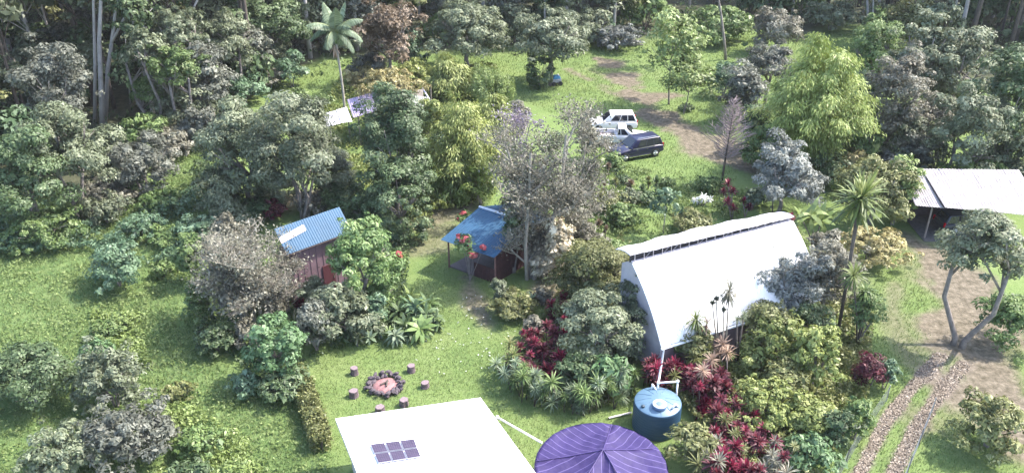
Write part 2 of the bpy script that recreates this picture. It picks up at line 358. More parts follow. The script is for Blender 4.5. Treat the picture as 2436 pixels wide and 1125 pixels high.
def build_ground():
    xs = axisvals(-60, 60, .42, 2600); ys = axisvals(24, 130, .42, 2600)
    X, Y = np.meshgrid(xs, ys); Z = hgt(X, Y); nx, ny = len(xs), len(ys)
    Z = np.where((abs(X) > 90) | (Y > 170) | (Y < 5), Z*0, Z)
    me = bpy.data.meshes.new('ground'); me.vertices.add(nx*ny)
    me.vertices.foreach_set('co', np.stack([X, Y, Z], -1).reshape(-1).astype(np.float32))
    i = np.arange((ny-1)*(nx-1)); r = i//(nx-1); c = i % (nx-1); a = r*nx+c
    q = np.stack([a, a+1, a+nx+1, a+nx], 1).reshape(-1)
    me.loops.add(len(q)); me.loops.foreach_set('vertex_index', q.astype(np.int32)); me.polygons.add(len(i))
    me.polygons.foreach_set('loop_start', (i*4).astype(np.int32)); me.polygons.foreach_set('loop_total', np.full(len(i), 4, dtype=np.int32))
    me.polygons.foreach_set('use_smooth', np.ones(len(i), bool))
    dirt, grav, lush, forest = masks(X, Y)
    a = me.attributes.new('cover', 'FLOAT_COLOR', 'POINT')
    a.data.foreach_set('color', np.stack([dirt, grav, lush, forest], -1).reshape(-1).astype(np.float32)); me.update(calc_edges=True)
    m = bpy.data.materials.new('ground_cover'); m.use_nodes = True; n = m.node_tree; N = n.nodes.new; L = n.links.new; b = n.nodes['Principled BSDF']
    b.inputs['Roughness'].default_value = .95; b.inputs['Specular IOR Level'].default_value = .15
    at = N('ShaderNodeAttribute'); at.attribute_name = 'cover'; sp = N('ShaderNodeSeparateColor'); L(at.outputs['Color'], sp.inputs[0])
    tc = N('ShaderNodeTexCoord')
    def noise(sc, det=5, ro=.6):
        t = N('ShaderNodeTexNoise'); t.inputs['Scale'].default_value = sc; t.inputs['Detail'].default_value = det; t.inputs['Roughness'].default_value = ro
        L(tc.outputs['Object'], t.inputs['Vector']); return t.outputs['Fac']
    def ramp(f, *st):
        r = N('ShaderNodeValToRGB'); e = r.color_ramp.elements; e[0].position, e[0].color = st[0][0], lin(st[0][1]); e[1].position, e[1].color = st[-1][0], lin(st[-1][1])
        for p_, c_ in st[1:-1]: k = e.new(p_); k.color = lin(c_)
        L(f, r.inputs['Fac']); return r.outputs['Color']
    def mix(f, a_, b_, bt='MIX'):
        x = N('ShaderNodeMix'); x.data_type = 'RGBA'; x.blend_type = bt
        if isinstance(f, float): x.inputs[0].default_value = f
        else: L(f, x.inputs[0])
        L(a_, x.inputs[6]); L(b_, x.inputs[7]); return x.outputs[2]
    g1 = ramp(noise(.28, 6, .62), (.3, (.085,.135,.042)), (.5, (.138,.188,.06)), (.7, (.19,.225,.09)))
    g2 = ramp(noise(3.5, 6, .7), (.28, (.08,.13,.04)), (.5, (.125,.185,.062)), (.75, (.19,.23,.10)))
    grass = mix(.5, g1, g2)
    dr = ramp(noise(2.2, 8, .7), (.34, (.065,.055,.038)), (.5, (.135,.112,.085)), (.68, (.23,.195,.15)))  # dirt colour set darker for mud and for tree shade on the drive
    gr = ramp(noise(7, 8, .8), (.3, (.075,.062,.05)), (.5, (.165,.138,.115)), (.70, (.36,.315,.275)))
    lu = ramp(noise(1.1, 7, .7), (.3, (.065,.115,.038)), (.5, (.105,.16,.055)), (.72, (.165,.215,.085)))
    fo = ramp(noise(1.2, 6), (.3, (.035,.04,.025)), (.6, (.08,.085,.05)), (.8, (.13,.12,.08)))
    col = mix(sp.outputs[2], grass, lu); col = mix(sp.outputs[0], col, dr); col = mix(sp.outputs[1], col, gr); col = mix(at.outputs['Alpha'], col, fo)
    L(col, b.inputs['Base Color'])
    bp = N('ShaderNodeBump'); bp.inputs['Strength'].default_value = .7; bp.inputs['Distance'].default_value = .12
    L(noise(6, 6, .75), bp.inputs['Height']); L(bp.outputs['Normal'], b.inputs['Normal'])
    tag(mobj('ground', me, m), kind='structure')
build_ground()

# blades and weeds: ground cover nobody could count
def sample(poly, n, seed, avoid=None):
    q = np.array([G(*p)[:2] for p in poly]); lo, hi = q.min(0), q.max(0); r_ = np.random.default_rng(seed); out = []
    got = 0
    while got < n:
        p = r_.uniform(lo, hi, (n*2, 2)); p = p[inpoly(p[:, 0], p[:, 1], poly)]; out.append(p); got += len(p)
        if len(p) == 0: break
    return np.concatenate(out)[:n]
FOOT = []      # building footprints (world polygons as convex lists) where nothing grows
def infoot(X, Y):
    r = np.zeros(X.shape, bool)
    for q in FOOT:
        s = np.ones(X.shape, bool)
        for (x1, y1), (x2, y2) in zip(q, q[1:]+q[:1]): s &= ((x2-x1)*(Y-y1)-(y2-y1)*(X-x1)) > 0
        r |= s
    return r
def blades(name, label, poly, n, h, wd, sp, seed, patch=3., zmax=0., skip=.35, cat='grass', mound=0.):
    p = sample(poly, n, seed); X, Y = p[:, 0], p[:, 1]; d, g, l, f = masks(X, Y)
    r_ = np.random.default_rng(seed+1); keep = (r_.random(len(X)) > np.maximum(d, g)*1.1-.05) & ~infoot(X, Y)
    X, Y = X[keep], Y[keep]; n = len(X); pn = fbm(X, Y, patch, seed+5)
    H = h*(.5+.9*r_.random(n))*(.45+1.2*pn); a = r_.uniform(0, 2*pi, n); le = r_.uniform(.1, .8, n)
    b = np.stack([X, Y, hgt(X, Y)-.02+mound*np.clip(pn-.35, 0, 1)*2*r_.random(n)], 1); s = np.stack([np.cos(a+pi/2), np.sin(a+pi/2), 0*a], 1)*wd*(.6+.8*r_.random(n))[:, None]
    t = b+np.stack([np.cos(a)*H*le, np.sin(a)*H*le, H], 1)
    me = quadmesh(name, np.stack([b-s, b+s, t], 1), .1+.85*pn+r_.normal(size=n)*.14, 3); me.materials.append(LM[sp])
    return tag(mobj(name, me), label, cat, kind='stuff')
def weeds(name, label, poly, n, zmax, leaf, sp, seed, patch=3., lw=.5, thr=.3, cat='weeds'):
    p = sample(poly, n, seed); X, Y = p[:, 0], p[:, 1]; r_ = np.random.default_rng(seed+1)
    pn = fbm(X, Y, patch, seed+5); pn2 = fbm(X, Y, patch*.3, seed+9)
    k = (pn+pn2*.5 > thr+r_.random(len(X))*.25) & ~infoot(X, Y); X, Y, pn, pn2 = X[k], Y[k], pn[k], pn2[k]; n = len(X)
    top = zmax*np.clip((pn+pn2*.5-thr)*2.4, .08, 1.3); z = hgt(X, Y)+top*(1-.5*r_.random(n)**2)
    nn = nrm(r_.normal(size=(n, 3))*.55+[0, 0, .8]); ax = r_.normal(size=(n, 3)); ax[:, 2] -= .2
    L = leaf*r_.uniform(.5, 1.4, n); V = kites(np.stack([X, Y, z], 1), ax, nn, L, L*lw)
    me = quadmesh(name, V, .25+pn2*.5+r_.normal(size=n)*.18); me.materials.append(LM[sp]); return tag(mobj(name, me), label, cat, kind='stuff')
exec_late = []
# ------------------------------------------------------------------ buildings
def GY(x, y, Y):
    "place in the upright plane at distance Y that the photograph shows at x, y"
    d = _F+_R*(x-1218)/FPX-_U*(y-562.5)/FPX
    return np.array([0, 0, CAM_H])+d*(Y/d[1])
def prism(mb, poly, z0, z1):
    n = len(poly); z0 = [z0]*n if np.isscalar(z0) else z0; z1 = [z1]*n if np.isscalar(z1) else z1
    v = [(p[0], p[1], z) for p, z in zip(poly, z0)]+[(p[0], p[1], z) for p, z in zip(poly, z1)]
    return mb.add(v, [tuple(range(n-1, -1, -1)), tuple(range(n, 2*n))]+[(i, (i+1) % n, n+(i+1) % n, n+i) for i in range(n)])
def bar(a, b, r, mb=None, n=4):
    mb = mb or MB(); return mb.tube([a, b], r, n)

# --- white-roofed house in the foreground
def house():
    A = G(798, 995, 2.9); B = G(1143, 945, 2.9); Rr = G(1275, 1125, 3.6); Ll = G(850, 1125, 3.6)
    R2 = B+(Rr-B)*1.45; L2 = A+(Ll-A)*1.45; pn_ = np.cross(B-A, R2-A)
    def onp(px, py):
        d = _F+_R*(px-1218)/FPX-_U*(py-562.5)/FPX; h = np.array([0, 0, CAM_H]); return h+d*(((A-h)@pn_)/(d@pn_))
    L2 = A+(onp(850, 1125)-A)*1.45; q = [L2, R2, B, A]
    c = sum(q)/4
    o = empty('house', (c[0], c[1], 0), 'house in the foreground with a blank white metal roof carrying six solar panels', 'house')
    inv = np.array([c[0], c[1], 0]); lq = [a-inv for a in q]
    roof = MB().slab(lq, .1).build('roof', WHITE, o)
    up = np.cross(lq[1]-lq[0], lq[3]-lq[0]); up /= np.linalg.norm(up)
    mb = MB()
    for a, b in ((lq[3], lq[0]), (lq[2], lq[3]), (lq[1], lq[2])):
        d = nrm(b-a); out = np.cross(d, up)
        mb.slab([a-up*.02-out*.03, b-up*.02-out*.03, b-up*.02+out*0, a-up*.02+out*0][::-1], .22)
    mb.build('fascia', mat('fascia_grey', (.50,.48,.50), .6, noise=.1, nscale=2), roof)
    seam = MB()
    e1 = lq[1]-lq[0]
    for k in range(1, 16):
        u = k/16; seam.tube([bil(lq, u, 0)+up*.012, bil(lq, u, 1)+up*.012], .012, 4)
    seam.build('seam', WHITE, roof)
    ins = [bil(lq, u, v) for u, v in ((.05, .0), (.95, .0), (.94, .92), (.06, .92))]
    wall = MB(); prism(wall, ins, -.1, [a[2]-.16 for a in ins])
    wo = wall.build('wall', mat('house_wall', (.42,.39,.36), .8, noise=.12, nscale=1), o)
    for u0, wv in ((.3, 1.2), (.68, 1.2)):      # windows in the garden side
        a = ins[3]*(1-u0)+ins[2]*u0; d = nrm((ins[2]-ins[3])*[1, 1, 0]); nn = np.array([-d[1], d[0], 0])
        rz = atan2(d[1], d[0])
        fr = MB().box((a[0]+nn[0]*.02, a[1]+nn[1]*.02, 1.55), (wv+.12, .06, 1.12), rz).build('window', WHITEP, o)
        MB().box((a[0]+nn[0]*.045, a[1]+nn[1]*.045, 1.55), (wv, .03, 1.0), rz).build('pane', GLASS, fr)
    FOOT.append([tuple(a[:2]) for a in (L2, R2, B, A)])
    # solar panels, 3 x 2, lying on the roof
    quad_px = [(900, 1106), (1003, 1090), (986, 1047), (880, 1060)]
    n0 = np.array(up); p0 = A
    def on(px, py):
        d = _F+_R*(px-1218)/FPX-_U*(py-562.5)/FPX; h = np.array([0, 0, CAM_H]); t = ((p0-h)@n0)/(d@n0); return h+d*t
    cs = [on(*p) for p in quad_px]
    names = [('lower left', 'lower middle', 'lower right'), ('upper left', 'upper middle', 'upper right')]
    for j in range(2):
        for i in range(3):
            u0, u1, v0, v1 = i/3+.012, (i+1)/3-.012, j/2+.02, (j+1)/2-.02
            qq = [bil(cs, u, v)+n0*.11 for u, v in ((u0, v0), (u1, v0), (u1, v1), (u0, v1))]; cc = sum(qq)/4
            so_ = empty('solar_panel', cc, 'dark violet solar panel on the white house roof, %s of the block of six' % names[j][i], 'solar panel', 'solar panels on the white house roof')
            l = [a-cc for a in qq]
            MB().slab(l, .04).build('frame', mat('panel_frame', (.45,.44,.47), .35, metal=.6), so_)
            ce = [bil(l, u, v)+n0*.006 for u, v in ((.03, .035), (.97, .035), (.97, .965), (.03, .965))]
            m = mat('solar_cells', (.045,.03,.055), .3, noise=.2, nscale=3); cell = MB().slab(ce, .02).build('glass', m, so_)
            gl = MB()
            for k in range(1, 6): gl.tube([bil(ce, k/6, 0)+n0*.001, bil(ce, k/6, 1)+n0*.001], .004, 3)
            for k in range(1, 5): gl.tube([bil(ce, 0, k/5)+n0*.001, bil(ce, 1, k/5)+n0*.001], .004, 3)
            gl.build('busbar', mat('busbar', (.16,.13,.18), .4), cell)
            ft = MB()
            for a in l: ft.tube([a*.9-n0*.03, a*.9-n0*.11], .02, 4)
            ft.build('mount', mat('panel_frame', (.45,.44,.47), .35), so_)
GLASS = mat('dark_glass', (.02,.022,.03), .08, spec=.8)
house()

# --- white arched hall with a raised back roof
def hall():
    al = radians(26); c = np.array([8.41, 39.56, 0]); e = np.array([cos(al), sin(al), 0]); n = np.array([-sin(al), cos(al), 0]); Lh = 11.7
    o = empty('hall', c, 'long white hall with curved sheet roof and a raised wavy back roof', 'building')
    Z = np.array([0, 0, 1.])
    def pt(l, w_, z): return e*l+n*w_+Z*z
    nseg = 12; prof = []
    for k in range(nseg+1):
        t = k/nseg; b = .27*sin(pi*t)
        prof.append((3.4*t-b*.73, 2.4+3.6*t+b*.69))
    # front roof as one curved sheet with real thickness, finely divided along its length so it can sag a little
    nl = 40; v = []; f = []
    for s_ in (0, 1):
        for i in range(nl+1):
            for k, (w_, z) in enumerate(prof):
                sag = .02*sin(i*pi/nl*9)*sin(pi*k/nseg)
                v.append(pt(Lh*i/nl, w_-.03*s_-(-.05 if s_ else 0), z-.05*s_+sag))
    m1 = nseg+1; off = (nl+1)*m1
    for i in range(nl):
        for k in range(nseg):
            a = i*m1+k; f.append((a, a+m1, a+m1+1, a+1)); f.append((off+a, off+a+1, off+a+m1+1, off+a+m1))
    for i in range(nl):
        for k in (0, nseg): a = i*m1+k; f.append((a, a+m1, off+a+m1, off+a))
    for k in range(nseg):
        for i in (0, nl): a = i*m1+k; f.append((a, a+1, off+a+1, off+a))
    me = pymesh('front_roof', v, f, False)
    mobj('front_roof', me, WHITE, o)
    # edge trims along the curved gable ends
    for l0 in (-.03, Lh+.03):
        MB().tube([pt(l0, w_, z+.01) for w_, z in prof], .05, 6).build('gable_trim', WHITEP, o)
    lil = mat('hall_wall', (.40,.38,.42), .75, noise=.14, nscale=1.2)
    for l0, l1 in ((.12, .22), (Lh-.22, Lh-.12)):
        pw = [(.25, -.1)]+[(w_+.07+.02, z-.1) for w_, z in prof]+[(3.75, 6.0), (4.7, 5.35), (4.7, -.1)]
        pw[1] = (.25, 2.42)
        k = len(pw); v = [pt(l0, a, b) for a, b in pw]+[pt(l1, a, b) for a, b in pw]
        MB().add(v, [tuple(range(k)), tuple(range(2*k-1, k-1, -1))]+[(i, k+i, k+(i+1) % k, (i+1) % k) for i in range(k)]).build('gable_wall', lil, o)
    MB().add([pt(l, w_, z) for z in (-.1, 2.36) for l, w_ in ((.23, .3), (Lh-.23, .3), (Lh-.23, .4), (.23, .4))],
             [(3,2,1,0),(4,5,6,7),(0,1,5,4),(1,2,6,5),(2,3,7,6),(3,0,4,7)]).build('front_wall', mat('hall_front_wall', (.22,.16,.17), .8, noise=.2, nscale=2), o)
    MB().add([pt(l, w_, z) for z in (-.1, 5.3) for l, w_ in ((.23, 4.55), (Lh-.23, 4.55), (Lh-.23, 4.65), (.23, 4.65))],
             [(3,2,1,0),(4,5,6,7),(0,1,5,4),(1,2,6,5),(2,3,7,6),(3,0,4,7)]).build('back_wall', lil, o)
    # gutter
    gt = MB(); gt.tube([pt(-.1, -.09, 2.33), pt(Lh+.1, -.09, 2.3)], .075, 8); gt.build('gutter', WHITEP, o)
    # clerestory: back board coloured dark for the shade in the open gap, grey ledge, sill and the row of struts
    zl = lambda l: 6.62-.30*l/Lh
    v = [pt(l, w_, z) for l in (0, Lh) for w_, z in ((3.75, 5.9), (3.75, (zl(l)-.02)))]
    MB().add(v+[a+n*.05 for a in v], [(0,2,3,1),(4,5,7,6),(0,1,5,4),(2,6,7,3),(0,4,6,2),(1,3,7,5)]).build('gap_shade_board', mat('gap_shade', (.035,.03,.035), .8, noise=.3, nscale=2), o)
    v = [pt(0, 3.38, 6.045), pt(Lh, 3.38, 6.045), pt(Lh, 3.62, 6.07), pt(0, 3.62, 6.07)]
    MB().slab(v, .05).build('ledge', mat('ledge_grey', (.45,.43,.47), .6, noise=.2, nscale=2), o)
    STRUT = mat('strut_grey', (.40,.36,.38), .7, noise=.2)
    for k in range(19):
        l = .15+k*.63
        a = pt(l, 3.47, 6.05); b = pt(l, 3.5, zl(l)-.03); bar(a, b, .024).build('strut', STRUT, o)
        if k in (1, 3, 4, 7, 10, 13, 16): bar(pt(l+.04, 3.5, 6.06), pt(l+.55, 3.5, zl(l)-.06), .016).build('brace', STRUT, o)
    # raised back roof: a wavy sheet
    nl, nw = 60, 10; v = []; f = []
    for s_ in (0, 1):
        for i in range(nl+1):
            l = -.25+(Lh+.4)*i/nl
            for k in range(nw+1):
                t = k/nw; W = 1.5+.04*sin(i*.47)+.25*sin(pi*i/nl)
                z = zl(l)+.1*t+.022*sin(i*.47+.6)*t-.5*t*t+.012*sin(i*.52)+.012*sin(i*1.9)-.05*s_
                v.append(pt(l, 3.42+W*t, z))
    m1 = nw+1; off = (nl+1)*m1
    for i in range(nl):
        for k in range(nw): a = i*m1+k; f.append((a, a+m1, a+m1+1, a+1)); f.append((off+a, off+a+1, off+a+m1+1, off+a+m1))
        for k in (0, nw): a = i*m1+k; f.append((a, a+m1, off+a+m1, off+a))
    for k in range(nw):
        for i in (0, nl): a = i*m1+k; f.append((a, a+1, off+a+1, off+a))
    mobj('back_roof', pymesh('back_roof', v, f, True), mat('back_roof_sheet', (.74,.70,.76), .35, noise=.1, nscale=.5), o)
    FOOT.append([tuple((c+pt(l, w_, 0))[:2]) for l, w_ in ((-.2, -.2), (Lh+.2, -.2), (Lh+.2, 5.1), (-.2, 5.1))])
    # downpipe to the tank (its own thing)
    a = c+pt(.05, -.1, 2.28); tk = TANK+np.array([.12, .95, 0])
    dp = empty('downpipe', (a[0], a[1], 0), 'white downpipe running from the hall gutter corner down to the green water tank', 'pipe')
    loc = np.array([a[0], a[1], 0])
    pts = [a-loc, a-loc-[0, 0, .12], np.array([tk[0], tk[1], 2.05])-loc, np.array([tk[0], tk[1]-.05, 1.62])-loc]
    MB().tube(pts, .06, 8).build('pipe', WHITEP, dp, True)
    q1 = np.array([tk[0], tk[1], 2.15])-loc; x2 = q1+[1.05, .1, .0]; x3 = x2+[.02, -.1, -2.2]
    MB().tube([q1, x2], .05, 8).build('crossover_pipe', WHITEP, dp, True)
    MB().tube([x2+[0, 0, .05], x3], .05, 8).build('overflow_pipe', WHITEP, dp, True)
    b1 = np.array([tk[0]-.32, tk[1]-.05, 2.1])-loc
    MB().tube([b1+[.0, 0, .0], b1+[.22, -.12, -.32], ], .05, 8).build('inlet_pipe', WHITEP, dp, True)
    MB().tube([b1, b1-[.0, -.02, .5]], .045, 8).build('vent_pipe', WHITEP, dp, True)
    for q in (q1, x2): MB().lathe([(.075, -.08), (.08, 0), (.075, .08)], 10, tuple(q)).build('elbow', WHITEP, dp, True)
TANK = G(1561, 1003, 0)*1.0; TANK = np.array([7.68, 35.75, 0])
hall()

def water_tank():
    o = empty('water_tank', TANK, 'round blue green poly water tank with domed lid below the hall downpipe', 'tank')
    R_ = 1.24
    bm = mat('tank_poly', (.014,.048,.09), .5, noise=.12, nscale=1.5, bump=.05, bscale=5)
    pr = [(R_*.985, 0), (R_, .03)]
    for k in range(9): z = .12+k*.165; pr += [(R_, z), (R_+.018, z+.05), (R_+.018, z+.1), (R_, z+.14)]
    pr += [(R_, 1.6), (R_*.985, 1.66)]
    MB().lathe(pr, 48).build('body', bm, o, True)
    MB().lathe([(R_*.985, 1.66), (R_*.93, 1.71), (R_*.6, 1.83), (.3, 1.92), (.01, 1.93)], 48, cap=False).build('top', mat('tank_top', (.09,.16,.225), .45, noise=.12, nscale=1.3), o, True)
    ribs = MB()
    for k in range(12):
        a = 2*pi*k/12; ribs.tube([(R_*.95*cos(a), R_*.95*sin(a), 1.7), (R_*.62*cos(a), R_*.62*sin(a), 1.825), (.36*cos(a), .36*sin(a), 1.905)], .022, 4)
    ribs.build('rib', mat('tank_top', (.09,.16,.225), .45), o)
    c = (-.03, -.62, 1.8)
    h = MB().lathe([(.35, 0), (.36, .14), (.33, .18)], 24, c).build('manhole', mat('manhole_blue', (.10,.16,.28), .45), o, True)
    MB().lathe([(.34, .181), (.37, .2), (.37, .235), (.33, .25), (.28, .235)], 24, c).build('rim', mat('rim_pale', (.45,.52,.60), .5), h, True)
    MB().lathe([(.28, .21), (.26, .23), (.02, .25)], 24, c).build('cap', mat('cap_blue', (.12,.17,.33), .5), h, True)
    MB().lathe([(.09, 0), (.1, .1), (.07, .13)], 12, (-.86, -.52, 1.72)).build('float_vent', mat('rim_dark', (.03,.05,.07), .5), o, True)
    MB().tube([(.62, -.72, 1.74), (.66, -.75, 1.95), (.8, -.6, 1.98), (.95, -.5, 1.76)], .05, 8).build('outlet', WHITEP, o, True)
    FOOT.append([(TANK[0]+1.2*cos(a), TANK[1]+1.2*sin(a)) for a in np.linspace(0, 2*pi, 9)[:-1]])
water_tank()

def covered_tank():
    c = G(1430, 1112, 2.2); c[2] = 0; R_ = 3.12
    o = empty('covered_tank', c, 'large round catchment tank under a striped violet tarpaulin cover beside the white house', 'tank')
    pr = []
    for k in range(20): pr += [(R_*.955, k*.105), (R_*.97, k*.105+.05)]
    MB().lathe(pr+[(R_*.96, 2.12)], 64, cap=False).build('wall', mat('tank_steel', (.30,.30,.34), .45, metal=.5, noise=.15, nscale=1.5), o, True)
    gm = bpy.data.materials.new('violet_tarpaulin'); gm.use_nodes = True; n = gm.node_tree; b = n.nodes['Principled BSDF']; b.inputs['Roughness'].default_value = .62; b.inputs['Specular IOR Level'].default_value = .2
    at = n.nodes.new('ShaderNodeAttribute'); at.attribute_name = 'strip'
    ns = n.nodes.new('ShaderNodeTexNoise'); ns.inputs['Scale'].default_value = .8; tc = n.nodes.new('ShaderNodeTexCoord'); n.links.new(tc.outputs['Object'], ns.inputs['Vector'])
    m1 = n.nodes.new('ShaderNodeMath'); m1.operation = 'MULTIPLY_ADD'; m1.inputs[1].default_value = .16; n.links.new(ns.outputs['Fac'], m1.inputs[0]); n.links.new(at.outputs['Fac'], m1.inputs[2])
    m2 = n.nodes.new('ShaderNodeMath'); m2.operation = 'MULTIPLY'; m2.inputs[1].default_value = 2.7; n.links.new(m1.outputs[0], m2.inputs[0])
    m3 = n.nodes.new('ShaderNodeMath'); m3.operation = 'FRACT'; n.links.new(m2.outputs[0], m3.inputs[0])
    r = n.nodes.new('ShaderNodeValToRGB'); e = r.color_ramp.elements; e[0].position = .88; e[0].color = (.036, .026, .092, 1); e[1].position = .97; e[1].color = (.14, .115, .25, 1)
    e2 = r.color_ramp.elements.new(.99); e2.color = (.045, .03, .13, 1)
    n.links.new(m3.outputs[0], r.inputs['Fac'])
    nz = n.nodes.new('ShaderNodeTexNoise'); nz.inputs['Scale'].default_value = 2.5; nz.inputs['Detail'].default_value = 5; n.links.new(tc.outputs['Object'], nz.inputs['Vector'])
    mr = n.nodes.new('ShaderNodeMapRange'); mr.inputs['To Min'].default_value = .75; mr.inputs['To Max'].default_value = 1.3; n.links.new(nz.outputs['Fac'], mr.inputs['Value'])
    hv = n.nodes.new('ShaderNodeHueSaturation'); n.links.new(mr.outputs[0], hv.inputs['Value']); n.links.new(r.outputs['Color'], hv.inputs['Color']); n.links.new(hv.outputs['Color'], b.inputs['Base Color'])
    bp = n.nodes.new('ShaderNodeBump'); bp.inputs['Strength'].default_value = .5; bp.inputs['Distance'].default_value = .08
    wv = n.nodes.new('ShaderNodeTexNoise'); wv.inputs['Scale'].default_value = 3; n.links.new(tc.outputs['Object'], wv.inputs['Vector']); n.links.new(wv.outputs['Fac'], bp.inputs['Height']); n.links.new(bp.outputs['Normal'], b.inputs['Normal'])
    # gores between ridge lines that run from the centre pole to the rim
    ang = [radians(a) for a in (75, 172, 235, 300, 385)]; ang.append(ang[0]+2*pi)
    apex = np.array([.12, .55, 2.82]); V = []; F = []; st = []; NR = 18
    rnd = random.Random(5)
    for g in range(5):
        a0, a1 = ang[g], ang[g+1]; NA = max(6, int((a1-a0)/.09)); mid = (a0+a1)/2+(.22 if g == 0 else 0)
        base = len(V)
        for j in range(NA+1):
            s = j/NA; a = a0+(a1-a0)*s; rim = np.array([R_*cos(a), R_*sin(a), 2.2])
            for i in range(NR+1):
                t = i/NR; p = apex*(1-t)+rim*t; sag = -.26*sin(pi*t)*sin(pi*s)**.8-.07*sin(pi*t)
                sag += .03*sin(a*23+t*5)*t*t+.02*sin(t*17+a*7)
                p = p+[0, 0, sag]; V.append(p); st.append((p-apex)@np.array([-sin(mid), cos(mid), 0]))
        for j in range(NA):
            for i in range(NR): q = base+j*(NR+1)+i; F.append((q, q+1, q+NR+2, q+NR+1))
    me = pymesh('cover', V, F, True); a = me.attributes.new('strip', 'FLOAT', 'POINT'); a.data.foreach_set('value', np.array(st, dtype=np.float32))
    cov = mobj('cover', me, gm, o)
    sd = cov.modifiers.new('thick', 'SOLIDIFY'); sd.thickness = .01
    sk = MB(); NA = 96
    vs = []
    for i in range(NA):
        a = 2*pi*i/NA; rr = R_+.02+.03*sin(a*17)
        vs += [(R_*1.001*cos(a), R_*1.001*sin(a), 2.21), (rr*cos(a), rr*sin(a), 1.82+.05*sin(a*11))]
    sk.add(vs, [(2*i, 2*i+1, (2*i+3) % (2*NA), (2*i+2) % (2*NA)) for i in range(NA)]).build('skirt', mat('tarp_edge', (.07,.05,.17), .6), o, True)
    for g in range(5):
        a = ang[g]; MB().tube([apex+[0, 0, .015], (apex+np.array([R_*cos(a), R_*sin(a), 2.2]))/2+[0, 0, -.05], (R_*cos(a), R_*sin(a), 2.215)], .02, 5).build('seam', mat('tarp_seam', (.06,.04,.15), .6), o)
    FOOT.append([(c[0]+3*cos(a), c[1]+3*sin(a)) for a in np.linspace(0, 2*pi, 13)[:-1]])
    a = G(1183, 992, 2.75); b = G(1290, 1053, 2.35); l0 = np.array([a[0], a[1], 0])
    p_ = empty('roof_pipe', l0, 'straight white pipe bridging from the white house roof to the violet covered tank', 'pipe')
    MB().tube([a-l0, b-l0], .055, 8).build('pipe', WHITEP, p_, True)
    MB().lathe([(.08, -.07), (.085, 0), (.08, .07)], 10, tuple(a-l0)).build('elbow', WHITEP, p_, True)
covered_tank()
# board lying in the grass beside the water tank
a = G(1448, 994, .08); b = G(1503, 981, .08)
pl = empty('pipe_length', (a[0], a[1], 0), 'short pale pipe lying on the grass left of the green water tank', 'pipe')
MB().tube([(0, 0, .1), tuple((b-a)+[0, 0, .1])], .05, 6).build('pipe', mat('pale_pipe', (.6,.57,.52), .6), pl)
MB().tube([(.0, 0, .0), (0, 0, .12)], .04, 5).build('support', BARKD, pl)

# --- blue roofed sheds
BLUE = mat('blue_roofing', (.028,.083,.15), .55, spec=.3, noise=.14, nscale=.9)
def corrug(mb, q, th, ribs, amp=.025):
    "corrugated sheet across the slope; q = near-left, near-right, far-right, far-left"
    n = ribs*4; up = np.cross(np.array(q[1])-q[0], np.array(q[3])-q[0]); up = up/np.linalg.norm(up); v = []; f = []
    for s in (0, 1):
        for i in range(n+1):
            h = (1 if i % 4 in (1, 2) else 0)*amp
            for k in (0, 1): v.append(bil(q, i/n, k)+up*(h-s*th))
    o_ = 2*(n+1)
    for i in range(n): a = 2*i; f += [(a, a+2, a+3, a+1), (o_+a, o_+a+1, o_+a+3, o_+a+2), (a, o_+a, o_+a+2, a+2), (a+1, a+3, o_+a+3, o_+a+1)]
    f += [(0, 1, o_+1, o_), (2*n, o_+2*n, o_+2*n+1, 2*n+1)]
    return mb.add(v, f)
